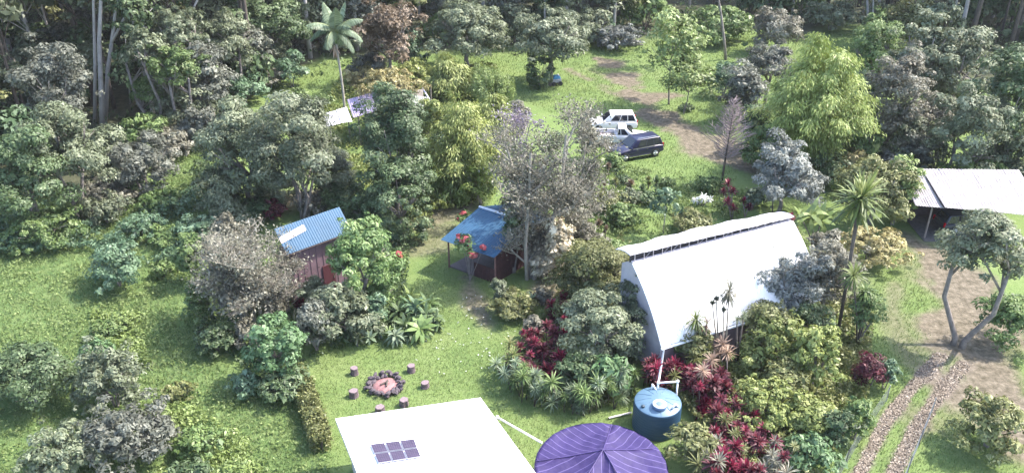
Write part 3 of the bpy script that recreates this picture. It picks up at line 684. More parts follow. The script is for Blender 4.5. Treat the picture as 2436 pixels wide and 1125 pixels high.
def shed_a():
    q = [np.array(a) for a in ((-14.17, 47.24, 3.9), (-10.53, 50.12, 4.0), (-11.46, 51.29, 5.2), (-15.1, 48.42, 5.1))]
    c = np.array([(q[0]+q[2])[0]/2, (q[0]+q[2])[1]/2, 0])
    o = empty('blue_shed', c, 'tall mauve walled shed with a single slope bright blue roof and a pale patch', 'shed')
    l = [a-c for a in q]
    n = 7                                          # seven roofing sheets side by side
    for i in range(n):
        s = [bil(l, (i+u)/n, v) for u, v in ((0, 0), (1.02, 0), (1.02, 1), (0, 1))]
        s = [a+[0, 0, .004*(i % 2)] for a in s]
        corrug(MB(), s, .02, 4, .013).build('roof_sheet', BLUE, o)
    up = np.array([0, 0, 1.])
    pq = [bil(l, u, v)+up*.06 for u, v in ((.0, .40), (.40, .56), (.40, .79), (.0, .62))]
    corrug(MB(), pq, .02, 6, .018).build('roof_patch', mat('pink_sheet', (.62,.50,.55), .5, noise=.15, nscale=3), o)
    e = nrm((l[1]-l[0])*[1, 1, 0]); nn = np.array([-e[1], e[0], 0])
    ins = [l[0]+e*.25+nn*.3, l[1]-e*.25+nn*.3, l[2]-e*.25-nn*.2, l[3]+e*.25-nn*.2]
    w_ = MB(); prism(w_, [a[:2] for a in ins], -.1, [3.86+.0, 3.96, 4.75, 4.65])
    w_.build('wall', mat('mauve_wall', (.21,.135,.16), .8, noise=.16, nscale=1.3), o)
    eb = MB(); eb.tube([l[0]+nn*.02-up*.07, l[1]+nn*.02-up*.07], .05, 4); eb.build('eave_board', mat('dark_wood', (.05,.035,.035), .8), o)
    ws = MB()
    a = ins[0]; L_ = np.linalg.norm((ins[1]-ins[0])[:2])
    for k in range(1, 9):
        p = a+e*(L_*k/9)-nn*.012; ws.tube([(p[0], p[1], 0), (p[0], p[1], 3.8)], .018, 4)
    ws.build('batten', mat('mauve_batten', (.19,.12,.145), .8), o)
    dp = a+e*L_*.62-nn*.03; rz = atan2(e[1], e[0])
    dr = MB().box((dp[0], dp[1], 1.0), (.85, .06, 2.0), rz).build('door', mat('maroon_door', (.10,.03,.04), .6), o)
    MB().box((dp[0]+e[0]*.32-nn[0]*.05, dp[1]+e[1]*.32-nn[1]*.05, 1.), (.05, .05, .14), rz).build('handle', mat('metal_handle', (.5,.5,.5), .4, metal=.8), dr)
    FOOT.append([tuple((np.array(a)+c)[:2]) for a in ins])
shed_a()
def hut_b():
    Lc = G(1048, 570, 2.3); Bc = G(1175, 613, 2.3); T = G(1140, 493, 3.45)
    e = nrm((Bc-Lc)*[1, 1, 0]); n = np.array([-e[1], e[0], 0]); n = n if n[1] > 0 else -n
    len_ = np.linalg.norm(Bc-Lc); T2 = T+e*len_*.98; w_ = (T-Lc)@n
    bk = [Lc+n*2*w_+e*((T-Lc)@e)*1.6, Bc+n*2*w_+e*((T-Lc)@e)*1.2]
    c = (Lc+Bc+bk[0]+bk[1])/4; c[2] = 0
    o = empty('blue_hut', c, 'low open hut with a blue gabled roof under the twiggy tree', 'hut')
    l = [a-c for a in (Lc, Bc, T2, T)]; b = [a-c for a in (T2, T)]+[bk[0]-c, bk[1]-c]
    n5 = 6
    for i in range(n5):
        s = [bil(l, (i+u)/n5, v)+[0, 0, .004*(i % 2)] for u, v in ((0, 0), (1.02, 0), (1.02, 1), (0, 1))]; corrug(MB(), s, .02, 4, .013).build('roof_sheet', BLUE, o)
        s = [bil(b, (i+u)/n5, v)+[0, 0, .004*(i % 2)] for u, v in ((0, 0), (1.02, 0), (1.02, 1), (0, 1))]; corrug(MB(), s, .02, 4, .013).build('roof_sheet', BLUE, o)
    MB().tube([l[3]+[0, 0, .04], l[2]+[0, 0, .04]], .09, 6).build('ridge_cap', mat('ridge_cap_pale', (.50,.55,.62), .5, noise=.1), o)
    wd = mat('hut_post', (.16,.08,.07), .8, noise=.2)
    cn = [l[0], l[1], b[3], b[2]]
    cc = sum(cn)/4
    for p in cn:
        q = p+(cc-p)*.12; MB().tube([(q[0], q[1], -.1), (q[0], q[1], 2.33)], .07, 6).build('post', wd, o)
    for i in range(4):
        a_, b_ = [p+(cc-p)*.1 for p in (cn[i], cn[(i+1) % 4])]; MB().tube([(a_[0], a_[1], 2.22), (b_[0], b_[1], 2.22)], .05, 4).build('beam', wd, o)
    mw = mat('maroon_shade_boards', (.05,.018,.02), .8, noise=.3, nscale=3)  # maroon boards darkened to stand in for the shade under the roof
    q = [p+(cc-p)*.12 for p in cn]
    for (a_, b_), h in (((q[1], q[2]), 2.1), ((q[2], q[3]), 2.1), ((q[1]*.55+q[0]*.45, q[1]), 1.1)):
        d = b_-a_; L_ = np.linalg.norm(d[:2]); k = int(L_/.3)
        for j in range(k):
            p = a_+d*((j+.5)/k); MB().box((p[0], p[1], h/2), (L_/k-.015, .035, h), atan2(d[1], d[0])).build('wall_board', mw, o)
    fl = MB(); prism(fl, [a[:2] for a in q], .0, .12); fl.build('floor', mat('hut_floor', (.12,.1,.1), .8, noise=.2), o)
    FOOT.append([tuple((np.array(a)+c)[:2]) for a in q])
hut_b()
def far_shed():
    c = np.array([-12.5, 76.5, 0])
    o = empty('old_shed', c, 'overgrown old shed behind the trees with mismatched white, violet and mossy roof sheets', 'shed')
    def sheet(q, m, ribs, name='roof_sheet'): return corrug(MB(), [np.array(a)-c for a in q], .02, ribs, .025).build(name, m, o)
    wm = mat('white_sheet', (.70,.67,.78), .4, noise=.08, nscale=1.5); vm = mat('violet_sheet', (.27,.23,.34), .45, noise=.15, nscale=1)
    gm = mat('mossy_sheet', (.16,.18,.13), .8, col2=(.38,.37,.33), nscale=1.3)
    q = [np.array(a) for a in ((-16.43, 71.89, 2.6), (-14.29, 72.73, 2.9), (-14.98, 74.47, 3.44), (-17.11, 73.64, 3.14))]
    sheet([bil(q, u, v) for u, v in ((0, 0), (.55, 0), (.55, 1), (0, 1))], wm, 6)
    sheet([bil(q, u, v)+[0, 0, .03] for u, v in ((.58, 0), (1, -.1), (1, 1.02), (.58, 1.02))], wm, 5)
    q = [np.array(a) for a in ((-14.3, 73.5, 2.85), (-12.2, 74.3, 3.2), (-13.0, 76.5, 4.1), (-15.1, 75.6, 3.8))]
    for i in range(2): sheet([bil(q, u, v)+[0, 0, .03*i] for u, v in ((i/2, 0), (i/2+.5, 0), (i/2+.5, 1), (i/2, 1))], vm, 6)
    p = [G(866, 262, 3.2), G(1010, 262, 3.2), G(1020, 235, 3.9), G(968, 208, 4.0), G(880, 212, 4.0)]
    q = [p[0], p[1], G(1020, 232, 4.0), p[4]]
    for i in range(5): sheet([bil(q, u, v)+[0, 0, .03*(i % 2)] for u, v in ((i/5, 0), (i/5+.2, 0), (i/5+.2, 1), (i/5, 1))], gm, 6)
    MB().tube([G(1005, 210, 4.1)-c, G(1022, 238, 3.85)-c], .07, 5).build('ridge_cap', wm, o)
    wd = mat('grey_wood', (.17,.15,.13), .85, noise=.3, nscale=3)
    for x, y, z in ((-16.2, 72.3, 2.6), (-14.9, 74.2, 3.3), (-13.9, 73.9, 2.9), (-12.6, 76.0, 3.8), (-8.3, 77.2, 3.2), (-7.8, 79.6, 3.8), (-13.2, 80.0, 3.8), (-16.8, 73.4, 3.0)):
        MB().tube([(x-c[0], y-c[1], -.1), (x-c[0], y-c[1], z)], .07, 5).build('post', wd, o)
    wl = MB(); prism(wl, [(-1.0, -.6), (4.2, .6), (4.0, 2.8), (-1.6, 1.6)], -.1, [2.9, 2.95, 3.5, 3.5]); wl.build('wall', wd, o)
far_shed()
def carport():
    c = np.array([31.5, 57.5, 0])
    o = empty('carport', c, 'open carport at the right edge with a weathered pale iron roof', 'carport')
    rm = mat('weathered_iron', (.20,.18,.185), .6, col2=(.40,.37,.38), nscale=1.6)
    a = G(2172, 462, 3.0); b = G(2212, 470, 2.85)
    q1 = [(29.35, 56.3, 2.75), (31.2, 55.9, 2.75), (31.2, 60.2, 3.7), (29.6, 60.2, 3.6)]
    q2 = [(31.15, 55.6, 2.95), (38.0, 54.6, 2.7), (38.4, 60.0, 3.9), (31.2, 60.3, 3.85)]
    for q, n in ((q1, 2), (q2, 6)):
        for i in range(n):
            s = [bil([np.array(k)-c for k in q], (i+u)/n, v)+[0, 0, .012*(i % 2)] for u, v in ((0, 0), (1.03, 0), (1.03, 1), (0, 1))]; corrug(MB(), s, .02, 5, .03).build('roof_sheet', rm, o)
    wd = mat('carport_post', (.2,.17,.16), .8, noise=.2)
    for x, y, z in ((30.6, 56.3, 2.75), (34.3, 55.5, 2.75), (37.7, 55.0, 2.7), (29.9, 59.8, 3.5), (37.8, 59.6, 3.7)):
        MB().tube([(x-c[0], y-c[1], -.1), (x-c[0], y-c[1], z)], .07, 6).build('post', wd, o)
    d = mat('carport_boards', (.06,.045,.055), .9, noise=.3)
    for k in range(26): MB().box((29.9+k*.31-c[0], 59.9-c[1], 1.6), (.3, .04, 3.2)).build('wall_board', d, o)
    MB().box((30.5+3.7-c[0], 57.8-c[1], .04), (7.6, 4., .1)).build('floor_slab', mat('oily_slab', (.09,.085,.085), .8, noise=.3), o)
    FOOT.append([(29.6, 55.7), (38.2, 55.0), (38.2, 60), (29.6, 60)])
carport()

# ------------------------------------------------------------------ vehicles
TYRE = mat('tyre', (.02,.02,.022), .85); RIM = mat('alloy', (.55,.55,.58), .3, metal=.85); TRIM = mat('black_trim', (.02,.02,.022), .5)
CHROME = mat('chrome', (.7,.7,.72), .15, metal=1.); LAMP = mat('clear_lamp', (.75,.77,.8), .15); TAIL = mat('red_lamp', (.45,.01,.02), .25)
def loft(mb, st):
    "st: list of (x, zb, zt, hw_bottom, hw_top, crown)"
    rows = []
    for x, zb, zt, hb, ht, cr in st:
        h = zt-zb
        half = [(hb*.90, zb), (hb*.985, zb+.06), (hb, zb+h*.30), (hb*.995, zb+h*.62), (hb*.975, zt-.09), (ht, zt-.02), (ht*.8, zt+cr*.5), (0, zt+cr)]
        rows.append([(x, y, z) for y, z in half]+[(x, -y, z) for y, z in half[-2::-1]])
    k = len(rows[0]); v = [p for r_ in rows for p in r_]
    f = [(i*k+j, i*k+j+1, (i+1)*k+j+1, (i+1)*k+j) for i in range(len(rows)-1) for j in range(k-1)]
    f += [(i*k+k-1, i*k, (i+1)*k, (i+1)*k+k-1) for i in range(len(rows)-1)]
    f += [tuple(range(k-1, -1, -1)), tuple((len(rows)-1)*k+j for j in range(k))]
    return mb.add(v, f)
def smooth_obj(o, wdt=.03, seg=2):
    b = o.modifiers.new('bevel', 'BEVEL'); b.width = wdt; b.segments = seg; b.limit_method = 'ANGLE'; b.angle_limit = radians(35)
    return o
def cabin(o, paint, xf, xr, xf2, xr2, zb, zt, hb, ht, splits, glass=GLASS, tail=None, side_h=(.12, .9)):
    "frustum glasshouse: base x from xr to xf, roof x from xr2 to xf2"
    bq = [(xr, -hb, zb), (xf, -hb, zb), (xf, hb, zb), (xr, hb, zb)]; tq = [(xr2, -ht, zt), (xf2, -ht, zt), (xf2, ht, zt), (xr2, ht, zt)]
    v = bq+tq+[]; mb = MB().add(v, [(3,2,1,0),(4,5,6,7),(0,1,5,4),(1,2,6,5),(2,3,7,6),(3,0,4,7)])
    ob = smooth_obj(mb.build('cabin', paint, o), .07, 3)
    for s in ob.data.polygons: s.use_smooth = True
    def pane(name, a, b, c_, d, u0, u1, v0, v1, m=glass):
        q = [np.array(t, float) for t in (a, b, c_, d)]
        nn = np.cross(q[1]-q[0], q[3]-q[0]); nn /= np.linalg.norm(nn)
        p = [bil(q, u, vv)+nn*.012 for u, vv in ((u0, v0), (u1, v0), (u1, v1), (u0, v1))]
        return MB().slab(p, .03).build(name, m, o)
    pane('windscreen', bq[1], bq[2], tq[2], tq[1], .07, .93, .1, .92)
    pane('rear_window', bq[3], bq[0], tq[0], tq[3], .1, .9, .25, .88)
    for u0, u1 in splits:
        pane('side_window', bq[0], bq[1], tq[1], tq[0], u0, u1, *side_h)
        pane('side_window', bq[2], bq[3], tq[3], tq[2], 1-u1, 1-u0, *side_h)
    return ob
def wheel(o, x, y, r, wd=.24):
    s = 1 if y > 0 else -1
    ax = lambda pr: [(rr, zz) for rr, zz in pr]
    def lat(prof, n, name, m, par):
        mb = MB(); vs = [(x+rr*cos(2*pi*k/n), y+s*zz, r+rr*sin(2*pi*k/n)) for rr, zz in prof for k in range(n)]
        fs = [(i*n+k, i*n+(k+1) % n, (i+1)*n+(k+1) % n, (i+1)*n+k) for i in range(len(prof)-1) for k in range(n)]
        fs += [tuple(range(n)), tuple((len(prof)-1)*n+k for k in range(n))]
        mb.add(vs, fs); return mb.build(name, m, par, True)
    t = lat([(r*.6, -wd), (r*.97, -wd), (r, -wd*.75), (r, -.05), (r*.96, 0), (r*.64, .0), (r*.62, -.03)], 24, 'wheel', TYRE, o)
    lat([(r*.62, -.06), (r*.6, .005), (r*.5, -.01), (r*.2, -.02), (r*.12, .015)], 20, 'rim', RIM, t)
    sp = MB()
    for k in range(6):
        a = 2*pi*k/6; sp.tube([(x+r*.15*cos(a), y+s*.012, r+r*.15*sin(a)), (x+r*.56*cos(a), y+s*.012, r+r*.56*sin(a))], .03, 4)
    sp.build('spoke', RIM, t)
def arch(o, x, y, r):
    s = 1 if y > 0 else -1; n = 16; mb = MB(); v = []; 
    for k in range(n+1):
        a = pi*k/n; 
        for rr in (r*1.22, r*.9):
            for dy in (0, -.05): v.append((x+rr*cos(a), y+s*dy, r*.95+rr*sin(a)))
    f = []
    for k in range(n): a = 4*k; f += [(a, a+4, a+6, a+2), (a+1, a+3, a+7, a+5), (a, a+1, a+5, a+4), (a+2, a+6, a+7, a+3)]
    mb.add(v, f).build('wheel_arch', TRIM, o)
def suv(name, loc, heading, label, cat, paint, L=4.7, W=1.86, H=1.75, rack=True, white=False, wr=.37):
    o = empty(name, loc, label, cat, 'vehicles parked on the lawn', heading); hl, hw = L/2, W/2
    belt = H*.60; hood = H*.585
    st = [(-hl, .48, .95, hw*.80, hw*.72, 0), (-hl+.06, .36, belt-.05, hw*.95, hw*.84, 0), (-hl+.5, .28, belt, hw, hw*.90, 0), (0, .27, belt, hw, hw*.91, 0), (hl-1.45, .27, belt-.01, hw, hw*.91, .0),
          (hl-1.2, .28, hood, hw, hw*.88, .04), (hl-.45, .30, hood-.08, hw*.985, hw*.82, .05), (hl-.1, .38, hood-.2, hw*.9, hw*.74, .03), (hl, .48, hood-.36, hw*.82, hw*.68, 0)]
    b = loft(MB(), st).build('body', paint, o, True); smooth_obj(b, .03, 2)
    cabin(o, paint, hl-1.28, -hl+.04, hl-2.05, -hl+.38, belt-.02, H-.02, hw*.90, hw*.74, [(.05, .27), (.29, .52), (.54, .80)])
    for x in (-hl+.86, hl-.88):
        for y in (-hw+.0, hw-.0): arch(o, x, y+(.012 if y > 0 else -.012), wr); wheel(o, x, y+(.02 if y > 0 else -.02), wr)
    for y in (-1, 1):
        MB().box((hl-.13, y*hw*.62, hood-.27), (.14, .36, .17)).build('headlight', LAMP, o)
        MB().box((-hl+.03, y*hw*.78, belt-.1), (.1, .14, .34)).build('tail_light', TAIL, o)
        MB().box((.05, y*(hw+.02), .33), (L*.46, .08, .07)).build('running_board', CHROME if not white else TRIM, o)
        MB().box((hl-1.42, y*(hw+.1), belt+.08), (.12, .2, .15)).build('mirror', paint, o)
        MB().box((-.1, y*(hw*.955), belt-.02), (L*.55, .02, .025)).build('window_trim', CHROME, o)
        for x in (.35, -.65): MB().box((x, y*(hw+.005), belt-.16), (.16, .03, .03)).build('door_handle', CHROME if not white else TRIM, o)
        if rack: MB().tube([(-hl+.7, y*hw*.66, H+.03), (-hl+.75, y*hw*.66, H+.07), (hl-2.2, y*hw*.66, H+.07), (hl-2.15, y*hw*.66, H+.02)], .02, 5).build('roof_rail', CHROME, o)
    MB().box((hl-.0, 0, .52), (.12, W*.84, .2)).build('front_bumper', paint if white else TRIM, o)
    MB().box((-hl+.0, 0, .52), (.12, W*.84, .2)).build('rear_bumper', TRIM, o)
    MB().box((hl-.03, 0, hood-.3), (.08, W*.42, .16)).build('grille', TRIM, o)
    return o
def pickup(loc, heading, paint):
    L, W, H = 5.1, 1.8, 1.68; hl, hw = L/2, W/2; belt = 1.04
    o = empty('pickup_truck', loc, 'white extended cab pickup with open bed between the wagon and the dark blue car', 'pickup truck', 'vehicles parked on the lawn', heading)
    st = [(-.45, .3, belt, hw, hw*.92, 0), (.3, .28, belt, hw, hw*.92, 0), (hl-1.5, .28, belt, hw, hw*.91, .0), (hl-1.3, .28, belt-.02, hw, hw*.88, .04), (hl-.5, .3, belt-.1, hw*.98, hw*.82, .05), (hl-.1, .38, belt-.2, hw*.92, hw*.76, .03), (hl, .48, belt-.36, hw*.85, hw*.7, 0)]
    smooth_obj(loft(MB(), st).build('body', paint, o, True))
    cabin(o, paint, hl-1.35, -.42, hl-2.1, -.25, belt-.02, H, hw*.90, hw*.76, [(.06, .24), (.29, .72)])
    bed = MB()
    bed.box(((-hl-.45)/2, 0, .62), (hl-.45, W*.9, .08)); bed.build('bed_floor', mat('bed_liner', (.16,.13,.14), .7, noise=.2), o)
    for y in (-1, 1):
        smooth_obj(MB().box(((-hl-.47)/2, y*(hw-.06), .70), (hl-.43, .12, .66)).build('bed_side', paint, o), .03)
    smooth_obj(MB().box((-hl+.05, 0, .74), (.08, W*.86, .56)).build('tailgate', paint, o), .02)
    MB().box((-.52, 0, .80), (.06, W*.86, .5)).build('bulkhead', paint, o)
    MB().box((-1.3, -.25, .77), (1.1, .5, .18), .2).build('load', mat('bed_load', (.5,.42,.42), .8, noise=.3), o)
    for x in (-hl+1.0, hl-.9):
        for y in (-hw, hw): arch(o, x, y+(.012 if y > 0 else -.012), .35); wheel(o, x, y+(.02 if y > 0 else -.02), .35)
    for y in (-1, 1):
        MB().box((hl-.12, y*hw*.66, belt-.3), (.14, .3, .16)).build('headlight', LAMP, o)
        MB().box((-hl+.02, y*hw*.86, .82), (.08, .1, .3)).build('tail_light', TAIL, o)
        MB().box((hl-1.5, y*(hw+.1), belt+.07), (.1, .18, .15)).build('mirror', TRIM, o)
        MB().box((.55, y*(hw+.005), belt-.15), (.14, .03, .03)).build('door_handle', TRIM, o)
    MB().box((hl, 0, .5), (.14, W*.88, .18)).build('front_bumper', CHROME, o)
    MB().box((-hl-.03, 0, .5), (.14, W*.88, .16)).build('rear_bumper', CHROME, o)
    MB().box((hl-.03, 0, belt-.3), (.08, W*.4, .16)).build('grille', TRIM, o)
def paintm(name, c, r=.28): 
    m = mat(name, c, r); m.node_tree.nodes['Principled BSDF'].inputs['Coat Weight'].default_value = .3; return m
WP = paintm('white_paint', (.74,.72,.72)); NP = paintm('navy_paint', (.008,.009,.04), .35)
a = G(1482, 386, 0); b = G(1563, 372, 0); hd = atan2((b-a)[1], (b-a)[0]); e = np.array([cos(hd), sin(hd), 0]); n_ = np.array([-sin(hd), cos(hd), 0])
mid = (a+b)/2+n_*.93
suv('sport_utility_vehicle', (mid[0], mid[1], .02), hd+pi, 'dark navy blue sport utility vehicle nearest the camera of the three parked', 'car', NP, 4.75, 1.9, 1.78)
pm = G(1478, 343, 0)+n_*.3; pickup((pm[0], pm[1], .02), radians(-3), WP)
wm_ = G(1452, 312, 0)+np.array([.2, .5, 0]); suv('station_wagon', (wm_[0], wm_[1], .02), radians(182), 'white station wagon with dark windows parked farthest back behind the pickup', 'car', WP, 4.6, 1.78, 1.72, False, True, .34)
suv('hatchback', (34.0, 57.6, .1), radians(8), 'dark car with a red tail light standing in the shade of the carport', 'car', paintm('dark_paint', (.03,.035,.05)), 4.2, 1.75, 1.6, False)
for o_ in S.objects:
    if o_.name.startswith('hatchback') and 'group' in o_.keys(): del o_['group']

# small cart with blue drum beside the dark tree
q = G(1322, 203, 0); o = empty('garden_cart', q, 'small grey cart with a blue lid under the dark tree on the lawn', 'cart', rz=.3)
smooth_obj(MB().box((0, 0, .55), (1.1, .7, .4)).build('tray', mat('cart_grey', (.3,.3,.33), .5, noise=.2), o), .05)
smooth_obj(MB().add([(-.45,-.32,.75),(.5,-.32,.75),(.5,.32,.75),(-.45,.32,.75),(-.25,-.25,1.1),(.35,-.25,1.1),(.35,.25,1.1),(-.25,.25,1.1)], [(3,2,1,0),(4,5,6,7),(0,1,5,4),(1,2,6,5),(2,3,7,6),(3,0,4,7)]).build('lid', mat('lid_blue', (.06,.22,.42), .4), o), .06)
MB().box((.3, 0, 1.12), (.14, .5, .04)).build('strap', WHITEP, o)
for x in (-.35, .4):
    for y in (-.38, .38): 
        mb = MB(); mb.tube([(x, y-.05, .25), (x, y+.05, .25)], .25, 14); mb.build('wheel', TYRE, o)
MB().tube([(-.5, 0, .6), (-1.0, 0, .95), (-1.15, 0, .95)], .025, 5).build('handle', TRIM, o)

# ------------------------------------------------------------------ fire circle
def stone_mesh(seed, s):
    bm = bmesh.new(); bmesh.ops.create_icosphere(bm, subdivisions=1, radius=1); r_ = random.Random(seed)
    for v in bm.verts: v.co *= r_.uniform(.75, 1.12)
    for v in bm.verts: v.co.x *= s[0]; v.co.y *= s[1]; v.co.z *= s[2]
    me = bpy.data.meshes.new('stone'); bm.to_mesh(me); bm.free(); return me
STONE = mat('fire_stone', (.085,.068,.078), .85, noise=.4, nscale=5, bump=.4, bscale=14)
fp = G(917, 917, 0); o = empty('fire_pit', fp, 'round fire pit of dark rough stones around a bed of reddish ash', 'fire pit')
MB().lathe([(.05, .1), (.45, .09), (.7, .04), (.75, -.05)], 24, cap=False).build('ash_bed', mat('red_ash', (.17,.075,.08), .9, col2=(.31,.18,.175), nscale=3.5, bump=.7, bscale=9), o, True)
sm = [stone_mesh(k, (.16+.03*(k % 3), .13, .12+.02*(k % 2))) for k in range(6)]; rs = random.Random(4)
for m_ in sm: m_.materials.append(STONE)
for ring, n, rr in ((0, 20, .82), (1, 16, 1.0), (2, 14, .9)):
    for k in range(n):
        a = 2*pi*(k+rs.random()*.5)/n+ring*.2; r = rr+rs.uniform(-.07, .09)
        if ring == 1 and rs.random() < .2: continue
        s = mobj('stone', sm[rs.randrange(6)], None, o, (r*cos(a), r*sin(a), .08+(.16 if ring == 2 else 0)+rs.uniform(-.02, .04))); s.rotation_euler = (rs.uniform(-.4, .4), rs.uniform(-.4, .4), rs.uniform(0, 6.3)); sc_ = rs.uniform(.8, 1.25); s.scale = (sc_, sc_, sc_)
for k, (p, q) in enumerate((((-.25, -.1, .16), (.15, .2, .2)), ((.1, -.25, .16), (.1, .25, .22)))):
    MB().tube([p, q], .05, 6).build('charred_log', BARKD, o)
smat = mat('stool_wood', (.13,.095,.105), .85, noise=.3, nscale=6, bump=.5, bscale=20); cut = mat('stool_top', (.19,.145,.155), .8, noise=.25, nscale=7)
for (x, y), lb in (((843, 888), 'log stool at the upper left of the fire circle, nearest the dark shrubs'), ((979, 882), 'log stool at the upper right of the fire circle with a pale patch beside it'), ((1012, 919), 'log stool farthest right of the fire circle, alone on the open lawn'),
                 ((962, 962), 'log stool at the lower right of the fire circle near the white roof'), ((905, 978), 'log stool closest to the white roof edge, partly hidden by it'), ((842, 941), 'log stool at the lower left of the fire circle, beside the hedge')):
    q = G(x, y, 0); o = empty('log_stool', q, lb, 'stool', 'log stools round the fire pit', rz=x*.7); o.scale = (1.05, .95+.1*(x % 3), .72+.08*(x % 4))
    rr = random.Random(x); n = 14; v = []; rad = [rr.uniform(.19, .25) for _ in range(n)]
    for z, f_ in ((-.05, 1.1), (.1, 1.0), (.3, .96), (.42, 1.0)): v += [(rad[k]*f_*cos(2*pi*k/n), rad[k]*f_*sin(2*pi*k/n), z) for k in range(n)]
    MB().add(v, [(i*n+k, i*n+(k+1) % n, (i+1)*n+(k+1) % n, (i+1)*n+k) for i in range(3) for k in range(n)]+[tuple(3*n+k for k in range(n))]).build('trunk_round', smat, o)
    MB().add([(rad[k]*.9*cos(2*pi*k/n), rad[k]*.9*sin(2*pi*k/n), z) for z in (.40, .435) for k in range(n)], [tuple(range(n-1, -1, -1)), tuple(range(n, 2*n))]+[(k, (k+1) % n, n+(k+1) % n, n+k) for k in range(n)]).build('cut_face', cut, o)

# log pile at the wood's edge
q = G(1480, 108, 0); o = empty('log_pile', q, 'low pile of pale logs and brush at the edge of the far wood', 'log pile')
rs = random.Random(9)
for k in range(22):
    x = rs.uniform(-2.9, 1.6); L_ = rs.uniform(.9, 2.4); z = .12+.14*(k % 4); y = rs.uniform(-.5, .6)-.1*(k % 4); an = rs.uniform(-.35, .35)
    MB().tube([(x, y, z), (x+L_*cos(an), y+L_*sin(an), z+rs.uniform(-.05, .12))], rs.uniform(.06, .13), 7).build('log', BARKW if k % 3 else BARK, o)

# wire fences beside the gravel drive
def wire_fence(pts, label):
    a0 = G(*pts[0]); o = empty('wire_fence', a0, label, 'fence'); gm = mat('galvanised', (.36,.37,.40), .5, metal=.4)
    P3 = [G(*p)-a0 for p in pts]; mb = MB()
    for a, b in zip(P3[:-1], P3[1:]):
        L_ = np.linalg.norm(b-a); n = max(1, int(L_/1.9))
        for i in range(n+1): p = a+(b-a)*i/n; MB().tube([(p[0], p[1], -.1), (p[0], p[1], 1.15)], .028, 5).build('post', gm, o)
        for z in (.1, .3, .5, .7, .9, 1.1): mb.tube([a+[0, 0, z], b+[0, 0, z]], .006, 3)
        k = int(L_/.16)
        for i in range(k): p = a+(b-a)*i/k; mb.tube([p+[0, 0, .1], p+[0, 0, 1.1]], .0045, 3)
    mb.build('mesh', gm, o)
wire_fence([(2108, 955), (2060, 1025), (2010, 1110), (1960, 1200)], 'low galvanised wire fence along the left of the gravel tracks')
wire_fence([(2215, 985), (2185, 1060), (2158, 1125), (2120, 1220)], 'low galvanised wire fence along the right of the gravel tracks')
# ------------------------------------------------------------------ trees and shrubs one by one
T = tree; B_ = bush
# left of centre
T(575, 372, 100, 132, .1, 'grey', 'grey green rounded tree left of the tree that shades the blue shed', lw=.4)
T(705, 358, 122, 136, 1.4, 'grey', 'broad grey green tree with several thin trunks behind the blue shed', multi=5, lump=.3)
B_(525, 470, 62, 62, 'grey', 'low grey green tree beside the open meadow, left of the blue shed', zb=.2)
T(936, 368, 108, 150, .2, 'dark', 'tall dark green tree standing between the blue shed and the yellow bamboo', lump=.3, lw=.5)
T(952, 480, 74, 92, .0, 'dark', 'dark leafy column below the tall dark green tree', shape='column')
B_(642, 500, 34, 28, 'maroon', 'dark red leaved shrub at the upper left corner of the blue shed')
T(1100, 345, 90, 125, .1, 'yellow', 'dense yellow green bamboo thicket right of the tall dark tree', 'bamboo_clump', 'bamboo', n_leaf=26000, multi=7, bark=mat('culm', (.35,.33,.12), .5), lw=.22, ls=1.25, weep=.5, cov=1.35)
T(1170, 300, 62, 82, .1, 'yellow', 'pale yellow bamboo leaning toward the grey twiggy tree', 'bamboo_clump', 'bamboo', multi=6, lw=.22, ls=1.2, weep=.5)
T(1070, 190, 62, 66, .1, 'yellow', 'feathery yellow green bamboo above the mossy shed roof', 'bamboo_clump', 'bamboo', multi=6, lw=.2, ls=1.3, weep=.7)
B_(930, 205, 70, 18, 'gold', 'dry golden vine spilling over the old shed roof', 'vine', 'vine', zb=3.2)
B_(870, 182, 60, 30, 'gold', 'straw coloured scrub behind the old shed')
B_(985, 175, 50, 32, 'yellow', 'yellow green scrub left of the feathery bamboo')
B_(1165, 215, 62, 50, 'lime', 'light green bamboo shoots between the lawn and the yellow thicket', lw=.22, weep=.4)
# citrus and neighbours in front of the blue shed
T(864, 618, 92, 96, 1.1, 'citrus', 'round glossy green citrus tree in front of the blue shed', 'citrus_tree', lw=.36, cov=1.5, lump=.12, clump=.2)
T(812, 748, 92, 74, .0, 'grey', 'dusky grey leaved shrub mass below the citrus tree', 'shrub', 'shrub', lw=.45, multi=4)
B_(745, 775, 46, 62, 'purple', 'shaded purplish shrub between the bright green bush and the citrus tree')
B_(893, 742, 32, 46, 'teal', 'small minty green shrub in front of the dusky shrubs')
B_(712, 722, 14, 14, 'red', 'small bright red shrub below the mauve shed wall')
# front left
T(660, 830, 76, 78, .3, 'bright', 'bright green leafy tree in front of the brown twiggy tree', lw=.55, cov=1.4, clump=.24)
B_(583, 912, 44, 36, 'teal', 'blue green bush at the foot of the bright green tree')
B_(672, 912, 62, 34, 'dark', 'dark low shrubs under the bright green tree at the head of the hedge')
B_(275, 632, 72, 62, 'teal', 'large blue green bush at the left edge of the meadow', lw=.5)
B_(232, 845, 44, 38, 'bright', 'light green bush at the far left above the grey purple thicket')
T(262, 905, 92, 82, .0, 'grey', 'grey green thicket at the lower left', 'shrub', 'shrub', multi=4)
T(302, 1035, 112, 92, .0, 'purple', 'grey purple thicket in the lower left corner', 'shrub', 'shrub', multi=4, leaf=.2)
B_(385, 1018, 42, 36, 'lime', 'yellow green bush at the right of the grey purple thicket')
B_(470, 1050, 60, 30, 'green', 'low green brambles right of the grey purple thicket')
B_(565, 1118, 46, 26, 'lime', 'yellow green weeds at the bottom edge left of the hedge')
B_(455, 1128, 55, 24, 'dark', 'dark low bush at the bottom edge of the meadow')
B_(60, 900, 110, 90, 'dark', 'dark green thicket far left in the foreground')
